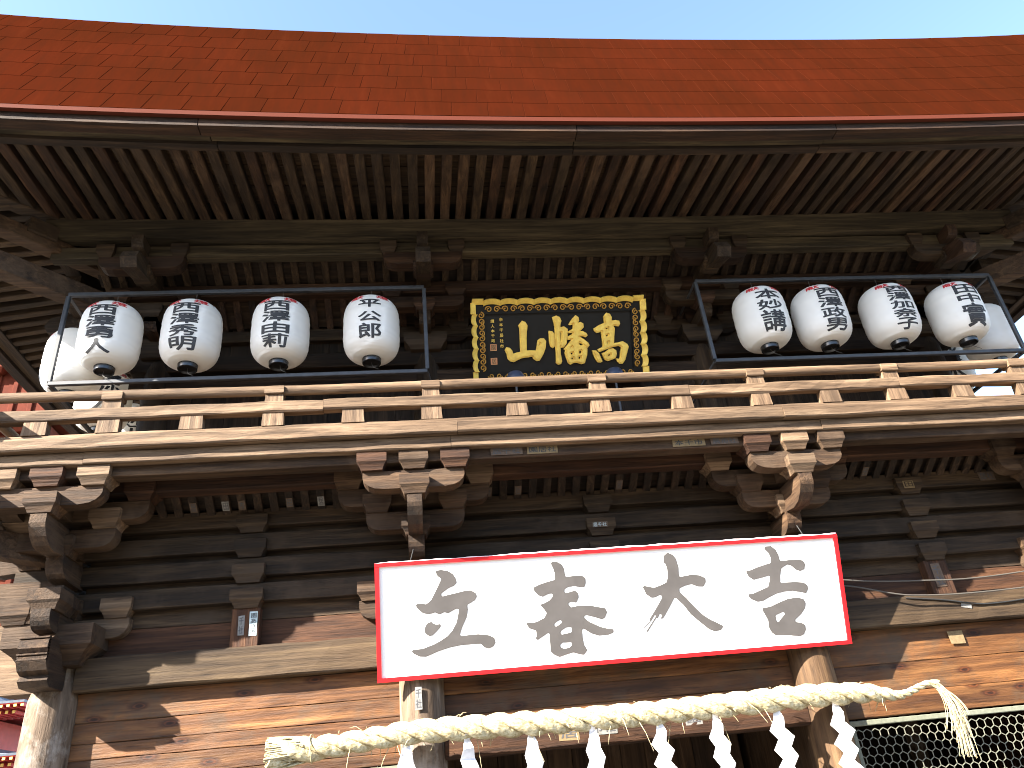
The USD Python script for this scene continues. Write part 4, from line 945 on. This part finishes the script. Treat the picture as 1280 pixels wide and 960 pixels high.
for s, wd in ((-1, "left"), (1, "right")):
    for k, y in enumerate((-.11, .80, 1.72)):
        lb = {(-1, 0): "sunlit white paper lantern partly behind the leftmost front lantern", (-1, 1): "white paper lantern behind the railing at the left end of the balcony",
              (-1, 2): "white paper lantern farthest back on the left side rack, seen through the railing", (1, 0): "shaded white paper lantern partly behind the rightmost front lantern",
              (1, 1): "white paper lantern low behind the railing at the right end of the balcony", (1, 2): "white paper lantern farthest back on the right side rack"}[(s, k)]
        lantern(-.125 + s * 5.70, y, 6.53, "講妙本" if s < 0 else "妙講本", lb, turn=(-s * 25 if k else s * 80), spots=S3R, width=.34, strings=False)

# racks that carry them
for s, wd in ((-1, "left"), (1, "right")):
    t = thing("lantern_rack", f"black steel frame that holds the lanterns {'left' if s < 0 else 'right'} of the gold plaque", "lantern rack")
    y, xi, xo, zt, zb = YL, -.125 + s * 1.69, -.125 + s * 5.70, 7.18, 6.017
    a, b = sorted((xi, xo))
    put(t, "top_bar", beam_x(a, b, y - .023, y + .023, zt - .023, zt + .023, ch=.005), "black_steel")
    put(t, "bottom_bar", beam_x(a, b, y - .023, y + .023, zb - .023, zb + .023, ch=.005), "black_steel")
    for xx in (xi, xo): put(t, "upright", beam_z(xx - .022, xx + .022, y - .022, y + .022, zb + .0235, zt - .0235, ch=.005), "black_steel")
    for zz in (zt, zb): put(t, "side_bar", beam_y(xo - .022, xo + .022, y + .024, 2.6, zz - .022, zz + .022, ch=.005), "black_steel")
    put(t, "upright", beam_z(xo - .022, xo + .022, 2.56, 2.6, zb + .0235, zt - .0235, ch=.005), "black_steel")
    put(t, "stay", bar((xi, y + .025, zb), (xi - s * .16, .22, 5.75), .03, .03, ch=.004), "black_steel")
    put(t, "stay", bar((xi, y + .03, zt), (xi + s * .05, .3, zt + .05), .025, .025, ch=.004), "black_steel")

# ---------------------------------------------------------------- gilded plaque
PC = np.array([CAM["x"], CAM["y"], CAM["z"]])
kq = 0.93
ptop = PC + kq * (np.array([0, .334, 7.638]) - PC); pbot = PC + kq * (np.array([0, .808, 6.693]) - PC)
PW = 1.201 * kq; PS = PW / 1200.0
pu = np.array([1.0, 0, 0]); pv = ptop - pbot; PH = np.linalg.norm(pv); pv /= PH; pn = np.cross(pu, pv); pn = pn if pn[1] < 0 else -pn
PV = PH / 1060.0
PLQ = thing("name_plaque", "black lacquer name plaque with gold characters and scalloped gold rim above the railing", "plaque")
def pl(x, y, n=0.0): return np.array([pbot[0], pbot[1], pbot[2]]) + pu * (x * PS) + pv * (y * PV) + pn * n
def plq(name, polys, depth, n0, mat, **k):
    ms = []
    for p in polys:
        v, f = extrude(p.exterior.coords[:-1], depth, [h.coords[:-1] for h in p.interiors])
        ms.append((np.array([pl(a, b, n0 + c) for a, b, c in v]), f))
    put(PLQ, name, join(ms), mat, **k)
plq("board", [Polygon([(-1110, -10), (1110, -10), (1110, 940), (-1110, 940)])], .03, -.03, "plaque_board")
plq("inner_border", [Polygon([(-1145, -80), (1145, -80), (1140, 975), (-1140, 975)], [[(-1000, 60), (1000, 60), (1000, 840), (-1000, 840)]])], .03, .0, "black_lacquer")
def scallop(L, n, r0, r1):
    """Wavy rim strip along 0..L: list of (s, outer, inner)."""
    pts = []
    for i in range(n * 10 + 1):
        u = i / 10; w = abs(math.sin(math.pi * u)) ** .7
        pts.append((L * i / (n * 10), r0 + 42 * w, r1 + 36 * w))
    return pts
def rim(name, p0, d, nrm, L, n):
    cr = 150
    sc = [(0, 26, -26), (cr, 26, -26)] + [(cr + s, -2 + o * .62, -48 + i * .75) for s, o, i in scallop(L - 2 * cr, n, 0, 0)] + [(L - cr, 26, -26), (L, 26, -26)]
    P0, D, N = np.array(p0, float), np.array(d, float), np.array(nrm, float)
    R = []
    for s, o, i in sc:
        q = P0 + D * s
        a, b = q + N * o, q + N * i
        R.append([pl(*b, .005), pl(*(b * .985 + q * .015), .05), pl(*(a + N * 14), .10), pl(*(a + N * 24), .085), pl(*a, .0)])
    v, f = rings(R)
    put(PLQ, name, (v, f), "gold_leaf", smooth=25)
rim("rim_top", (-1172, 992), (1, 0), (0, 1), 2344, 9)
rim("rim_bottom", (-1172, -85), (1, 0), (0, -1), 2344, 9)
rim("rim_left", (-1150, -85), (0, 1), (-1, 0), 1070, 5)
rim("rim_right", (1150, -85), (0, 1), (1, 0), 1070, 5)
def curl(cx, cy, r, a0, turn, n=.036):
    pts = []
    for i in range(15):
        t = i / 14; a = a0 + turn * t * 2 * math.pi * 1.35; rr = r * (1 - .78 * t)
        pts.append(pl(cx + rr * math.cos(a), cy + rr * math.sin(a), n))
    return tube(pts, np.linspace(.009, .006, 15), 5)
cm = []
for i in range(9):
    x = -1010 + 2020 * (i + .5) / 9
    for sx in (-1, 1):
        cm.append(curl(x + sx * 55, 902, 46, math.pi / 2 + sx * math.pi / 2 * -1, sx)); cm.append(curl(x + sx * 55, 4, 40, -math.pi / 2 + sx * math.pi / 2, -sx))
for i in range(5):
    y = 80 + 780 * (i + .5) / 5
    for sy in (-1, 1):
        for sx in (-1, 1): cm.append(curl(sx * 1058, y + sy * 42, 44, sy * math.pi / 2, sx * sy))
put(PLQ, "gold_scrollwork", join(cm), "gold_dark", smooth=True, kind="stuff")
for ch in "山幡高":
    ms = []
    for rings_ in decode(BRUSH[ch]):
        p = Polygon(rings_[0], rings_[1:]); lo = p.buffer(4); hi = p.buffer(-14)
        for pg, dep in ((lo, .035), (hi, .052)):
            for g in getattr(pg, "geoms", [pg]):
                if g.is_empty or g.area < 300: continue
                g = g.simplify(2)
                v, f = extrude(g.exterior.coords[:-1], dep, [h.coords[:-1] for h in g.interiors]); ms.append((np.array([pl(a, b, c) for a, b, c in v]), f))
    put(PLQ, "gold_character", join(ms), "gold_leaf")
ins = []
for cxp, txt, y0, st in ((-790, "奈本千居社市", 790, 72), (-905, "講人本千政", 770, 66)):
    for i, ch in enumerate(txt): ins += glyph_tris(ch, cxp - 24, y0 - i * st - 46, 48, 46)
plq("gold_inscription", ins, .006, .001, "gold_leaf")
for y in (390, 205): plq("seal", [Polygon([(-948, y - 45), (-862, y - 45), (-862, y + 45), (-948, y + 45)])], .008, .001, "seal_orange")
for y in (390, 205): plq("seal_lettering", glyph_tris("園" if y > 300 else "居", -938, y - 36, 66, 72), .003, .0092, "slip_tan")

for xx, lb in ((-.79, "small dark dome floodlight below the left part of the plaque"), (.40, "small dark dome floodlight below the right part of the plaque")):
    t = thing("floodlight", lb, "lamp", None, (xx, -.30, 5.985))
    put(t, "hood", lathe([(.10, -.02), (.112, 0), (.108, .05), (.085, .10), (.04, .125), (.005, .13)], 20, (0, 0, 0)), "lamp_blue", smooth=50)
    put(t, "stem", tube([(0, 0, -.94), (0, 0, -.02)], .015, 8), "black_steel")
    put(t, "foot", lathe([(.06, -.945), (.06, -.93), (.03, -.92)], 14), "black_steel")

# ---------------------------------------------------------------- spring banner board
BAN = thing("calligraphy_banner", "long white board with red edge and four large brushed characters across the gate", "banner")
bt, bb = np.array([-.02, -.60, 3.835]), np.array([-.02, -.262, 2.785])
bv = bt - bb; BH = np.linalg.norm(bv); bv /= BH; bn = np.cross([1.0, 0, 0], bv); bn = bn if bn[1] < 0 else -bn
BWD = 2.39
def bl(x, y, n=0.0):
    sag = .012 * math.sin(x * 1.1 + .4) * 0
    return bb + np.array([1.0, 0, 0]) * (x * BWD / 2390) + bv * (y * BH / 1100) + bn * (n + sag)
def ban(name, ring, dep, n0, mat, holes=(), label=None):
    v, f = extrude(ring, dep, holes); put(BAN, name, (np.array([bl(a, b, n0 + c) for a, b, c in v]), f), mat, label=label)
ban("paper_face", [(-2355, 30), (2355, 30), (2355, 1070), (-2355, 1070)], .010, -.012, "banner_paper")
ban("backing_board", [(-2375, 15), (2375, 15), (2375, 1085), (-2375, 1085)], .02, -.034, "slip_white")
ban("edge_top", [(-2392, 1062), (2392, 1062), (2392, 1100), (-2392, 1100)], .034, -.02, "banner_red")
ban("edge_bottom", [(-2392, 0), (2392, 0), (2392, 38), (-2392, 38)], .034, -.02, "banner_red")
ban("edge_left", [(-2392, 39), (-2350, 39), (-2350, 1061), (-2392, 1061)], .032, -.02, "banner_red")
ban("edge_right", [(2350, 39), (2392, 39), (2392, 1061), (2350, 1061)], .032, -.02, "banner_red")
tp_ = [(-2392 + 4784 * i / 30, 1101 + 9 * abs(math.sin(i * 1.3)) + (6 if i > 8 else 0)) for i in range(31)]
ban("torn_paper_edge", [(-2392, 1099)] + tp_ + [(2392, 1099)], .006, -.012, "banner_paper")
from shapely.geometry import LineString
DRY = [[[365, 418], [231, 252]], [[381, 389], [277, 261]], [[423, 424], [342, 289]], [[327, 370], [210, 274]], [[398, 364], [311, 266]]]
for ch in "立春大吉":
    ms = []
    for rings_ in decode(BRUSH[ch]):
        p = Polygon(rings_[0], rings_[1:]).buffer(16).buffer(-32).buffer(16); p = p if p.geom_type == "Polygon" and p.area > 1000 else Polygon(rings_[0], rings_[1:])
        if ch == "大":   # dry streaks where the brush ran out of ink
            for k, (q0, q1) in enumerate(DRY): p = p.difference(LineString([q0, q1]).buffer(7 + 3 * (k % 3), cap_style=2))
            p = max(getattr(p, "geoms", [p]), key=lambda g: g.area)
        v, f = extrude(p.exterior.coords[:-1], .0016, [h.coords[:-1] for h in p.interiors])
        ms.append((np.array([bl(a, b, -.0015 + c) for a, b, c in v]), f))
    put(BAN, "brushed_character", join(ms), "brush_ink")
for sx, tyl in ((-1, 1.2), (1, 1.2)):
    put(BAN, "hanging_cord", tube([bl(sx * 2050, 1085, -.02), (sx * 2.02, -.46, 4.05), (sx * 2.0, -.3, 4.2)], .005, 6), "cable_black")

# ---------------------------------------------------------------- straw rope
ROPE = thing("straw_rope", "thick pale twisted straw rope hung across the columns under the banner", "rope")
ctl = np.array([(-3.34, -.42, 2.235), (-3.05, -.42, 2.25), (-2.77, -.42, 2.266), (-2.42, -.42, 2.293), (-2.06, -.42, 2.316), (-1.6, -.42, 2.31), (-1.18, -.42, 2.302), (-.7, -.42, 2.293), (-.28, -.42, 2.291), (.2, -.42, 2.292), (.655, -.42, 2.299), (1.15, -.42, 2.306), (1.62, -.42, 2.314), (2.0, -.42, 2.31), (2.28, -.42, 2.295), (2.47, -.42, 2.268), (2.60, -.42, 2.250), (2.72, -.42, 2.268), (2.86, -.42, 2.312), (2.98, -.42, 2.335), (3.06, -.42, 2.325)])
crad = np.array([.138, .112, .098, .098, .104, .108, .108, .106, .108, .107, .108, .11, .11, .104, .09, .066, .044, .036, .032, .03, .032])
_s = np.r_[0, np.cumsum(np.linalg.norm(np.diff(ctl, axis=0), axis=1))]
from scipy.interpolate import PchipInterpolator
CI, RI = PchipInterpolator(_s, ctl), PchipInterpolator(_s, crad)
SL = _s[-1]
N = 620
ss = np.linspace(0, SL, N); cc = CI(ss); rr = RI(ss)
TT = np.gradient(cc, axis=0); TT /= np.linalg.norm(TT, axis=1, keepdims=True)
NN = np.cross(TT, [0, 1.0, 0]); NN /= np.linalg.norm(NN, axis=1, keepdims=True); BB = np.cross(TT, NN)
phase = np.cumsum(np.r_[0, np.diff(ss)] * 2 * math.pi / (6.4 * np.maximum(rr, .04)))
for k in range(3):
    ph = phase + k * 2 * math.pi / 3
    blend = np.clip((ss - .05) / .5, .35, 1.0)
    path = cc + (NN * np.cos(ph)[:, None] + BB * np.sin(ph)[:, None]) * (rr * .54)[:, None]
    rad = rr * .49 * (1 + .03 * np.sin(ss * 41 + k) + .02 * np.sin(ss * 97 + 2 * k))
    v, f = tube(path, rad, 16)
    v = v + (meshkit.fbm(v * [18, 60, 60], 2, seed=k)[:, None] - .5) * .007
    put(ROPE, "strand", (v, f), "rice_straw", smooth=True)
# straw butts at the cut left end, loose straws, frayed tassel
ms = []
for i in range(230):
    a, q = RNG.uniform(0, 2 * math.pi), math.sqrt(RNG.random())
    y, z = math.cos(a) * q, math.sin(a) * q
    p0 = np.array([-3.13 + RNG.uniform(-.08, .10), -.42 + y * .112, 2.246 + z * .112]); p1 = np.array([-3.36 + RNG.uniform(-.012, .012), -.42 + y * .142, 2.234 + z * .142])
    ms.append(tube([p0, (p0 + p1) / 2 + np.array([0, y, z]) * .006, p1], .0062, 5))
put(ROPE, "cut_straw_end", join(ms), "rice_straw", smooth=True, kind="stuff")
for xx in (-2.98,):
    a = np.linspace(0, 2 * math.pi, 25); rb = float(RI(xx + 3.34)) * 1.10
    put(ROPE, "straw_binding", tube([(xx + .008 * math.sin(t * 2), -.42 + rb * math.cos(t), float(CI(xx + 3.34)[2]) + rb * math.sin(t)) for t in a], .005, 6), "rice_straw", smooth=True)
ms = []
for i in range(150):
    x = RNG.uniform(-3.0, 2.45); c = CI(x + 3.34); r = float(RI(x + 3.34)) * .93; a = RNG.uniform(0, 2 * math.pi)
    L = RNG.choice([.03, .04, .05, .07, .16]) * RNG.uniform(.6, 1.3)
    n_ = np.array([0, math.cos(a), math.sin(a)]); p = c + n_ * r
    d = n_ * .7 + np.array([RNG.uniform(-1, 1), 0, -.4 if L > .1 else 0]); d /= np.linalg.norm(d)
    ms.append(tube([p, p + d * L * .5 + np.array([0, 0, -.10 * L]), p + d * L + np.array([0, 0, -.5 * L])], np.array([.0035, .003, .0015]), 4))
put(ROPE, "loose_straws", join(ms), "rice_straw", smooth=True, kind="stuff")
ms = []
for i in range(130):
    q = RNG.gauss(0, 1); w = RNG.gauss(0, 1); L = RNG.uniform(.35, 1.0)
    p0 = np.array([2.99, -.42, 2.333]) + np.array([RNG.uniform(-.05, .05), RNG.uniform(-.02, .02), RNG.uniform(-.012, .012)])
    k1 = np.array([3.13 + q * .012, -.42 + w * .018, 2.24]); k2 = np.array([3.17 + q * .03, -.42 + w * .03, 2.24 - .28 * L]); k3 = np.array([3.13 + q * .052, -.42 + w * .04, 2.24 - .60 * L])
    t = np.linspace(0, 1, 9)[:, None]
    P = (1 - t) ** 3 * p0 + 3 * (1 - t) ** 2 * t * k1 + 3 * (1 - t) * t ** 2 * k2 + t ** 3 * k3
    ms.append(tube(P, np.linspace(.0042, .0022, 9), 4))
put(ROPE, "straw_tassel", join(ms), "rice_straw", smooth=True, kind="stuff")

# ---------------------------------------------------------------- zigzag paper streamers on the rope
SH = [(-2.15, "first", .35), (-1.60, "second", .3), (-1.02, "third", .35), (-.45, "fourth", .5), (.185, "fifth", .95), (.73, "sixth", .6), (1.33, "seventh", .95), (1.93, "eighth", 1.0)]
for i, (x, w, amp) in enumerate(SH):
    lb = ["white folded paper streamer hanging before the left column, leftmost on the rope", "white folded paper streamer second from the left on the rope", "white folded paper streamer third from the left on the rope",
          "white folded paper streamer fourth from the left, before the pasted slips on the lintel", "white zigzag paper streamer fifth from the left, near the rope's middle", "white folded paper streamer sixth from the left on the rope",
          "white zigzag paper streamer second from the right on the rope", "white zigzag paper streamer hanging before the right column, rightmost on the rope"][i]
    zt = float(CI(x + 3.34)[2]) - .09
    t = thing("paper_streamer", lb, "paper streamer", None, (x, -.45, zt))
    rot = RNG.uniform(-.35, .35); ca, sa = math.cos(rot), math.sin(rot)
    w2 = .078
    zz = [.06, -.02, -.09] + [-.09 - .082 * (k + 1) for k in range(8)]
    offs = [0, 0, 0] + [(.026 if k % 2 else -.026) * amp * 1.1 + .008 * math.sin(k + i) for k in range(8)]
    wid = [.022, .03, .052] + [w2 * (.92 + .1 * (k % 3) / 2) for k in range(8)]
    for k in range(len(zz) - 1):
        y0, y1 = (.018 if k % 2 else -.018), (-.018 if k % 2 else .018)
        a = [(offs[k] - wid[k], y0, zz[k]), (offs[k] + wid[k], y0 + .01, zz[k] + .012), (offs[k + 1] + wid[k + 1], y1 + .01, zz[k + 1] + .012), (offs[k + 1] - wid[k + 1], y1, zz[k + 1])]
        fr = np.array(a); bk = fr + [0, .0015, 0]
        v = np.vstack([fr, bk]); v = np.stack([v[:, 0] * ca - v[:, 1] * sa, v[:, 0] * sa + v[:, 1] * ca, v[:, 2]], 1)
        f = np.array([(0, 2, 1), (0, 3, 2), (4, 5, 6), (4, 6, 7), (0, 1, 5), (0, 5, 4), (1, 2, 6), (1, 6, 5), (2, 3, 7), (2, 7, 6), (3, 0, 4), (3, 4, 7)])
        put(t, "folded_panel", (v, f), "shide_paper")

# ---------------------------------------------------------------- cables on the right bay
for pts, mat, lb in (([(2.2, -.2, 3.50), (2.9, -.22, 3.40), (3.39, -.22, 3.375), (3.85, -.22, 3.36), (4.63, -.22, 3.395), (5.2, -.2, 3.5)], "cable_grey", "upper grey cable sagging across the right bay beside the banner"),
                     ([(2.2, -.2, 3.42), (2.52, -.2, 3.385), (3.24, -.22, 3.228), (3.79, -.22, 3.206), (4.55, -.22, 3.224), (5.2, -.2, 3.33)], "cable_grey", "lower grey cable sagging across the right bay beside the banner"),
                     ([(3.2, -.14, 3.22), (3.6, -.145, 3.172), (4.12, -.145, 3.095), (4.5, -.145, 3.112), (5.2, -.14, 3.2)], "cable_black", "black cable along the right tie beam below the grey ones")):
    P = np.array(pts); s_ = np.r_[0, np.cumsum(np.linalg.norm(np.diff(P, axis=0), axis=1))]
    C_ = PchipInterpolator(s_, P)(np.linspace(0, s_[-1], 50))
    put("/World", "cable", tube(C_, .008, 6), mat, smooth=True, label=lb, category="cable")

# ---------------------------------------------------------------- red pagoda behind on the left
PG = thing("red_pagoda", "distant vermilion pagoda with gold rafter tips behind the left corner column", "pagoda", None, (-29.3, 43.5, 0))
def pgp(name, mesh, mat): return put(PG, name, mesh, mat)
def tier(z, he, hb, below, plain_=False):
    red = "old_vermilion" if plain_ else "vermilion"
    body = pgp("tier_wall", stack([(z - below, hb, hb), (z - .35, hb, hb)]), red)
    for k in range(5):
        xk = -hb + .3 + k * (2 * hb - .6) / 4
        put(body, "pillar", beam_z(xk - .16, xk + .16, -hb - .14, -hb + .05, z - below, z - .5, ch=.03), red)
        put(body, "bracket", stack([(z - 1.05, .25, .2), (z - .75, .45, .5), (z - .62, .45, .5)], xk, -hb - .35), red)
        if k < 4 and not plain_: put(body, "white_panel", beam_x(xk + .3, xk + (2 * hb - .6) / 4 - .3, -hb - .03, -hb + .02, z - below + .5, z - 1.25, ch=0), "white_plaster")
    for row, (o, dz) in enumerate(((.08, -.17), (.75, -.40))):
        n = int(2 * (he - o) / .34)
        for k in range(n + 1):
            xk = -(he - o) + k * 2 * (he - o) / n
            r = put(body, "rafter", beam_y(xk - .075, xk + .075, -(he - o), -hb, z + dz - .08, z + dz + .08, ch=0), red)
            put(body, "rafter_tip", beam_y(xk - .07, xk + .07, -(he - o) - .03, -(he - o) - .001, z + dz - .07, z + dz + .07, ch=0), red if plain_ else "gold_tip")
    ro = pgp("tier_roof", rings([[(sx * (he * q + hb * .5 * (1 - q)), sy * (he * q + hb * .5 * (1 - q)), zq) for sx, sy in ((-1, -1), (1, -1), (1, 1), (-1, 1))] for q, zq in ((1.0, z - .06), (1.01, z + .05), (.8, z + .17), (.5, z + .42), (.2, z + 1.2))]), "old_vermilion" if plain_ else "grey_tile")
    put(ro, "eave_edge", stack([(z - .12, he - .05, he - .05), (z - .065, he, he)]), red)
tier(9.05, 6.3, 3.4, 2.6)
tier(6.45, 6.9, 3.4, 2.6)
for k, z in enumerate((13.7, 18.3, 22.9, 27.5, 32.1)): tier(z, 3.7 - .05 * k, 2.7, 4.62, True)
pgp("spire", lathe([(.6, 0), (.5, .6), (.14, .8), (.14, 2), (.3, 2.3), (.05, 3)], 16, (0, 0, 33.2)), "gold_tip")
pgp("ground_floor", stack([(-.6, 3.6, 3.6), (3.9, 3.6, 3.6)]), "vermilion")
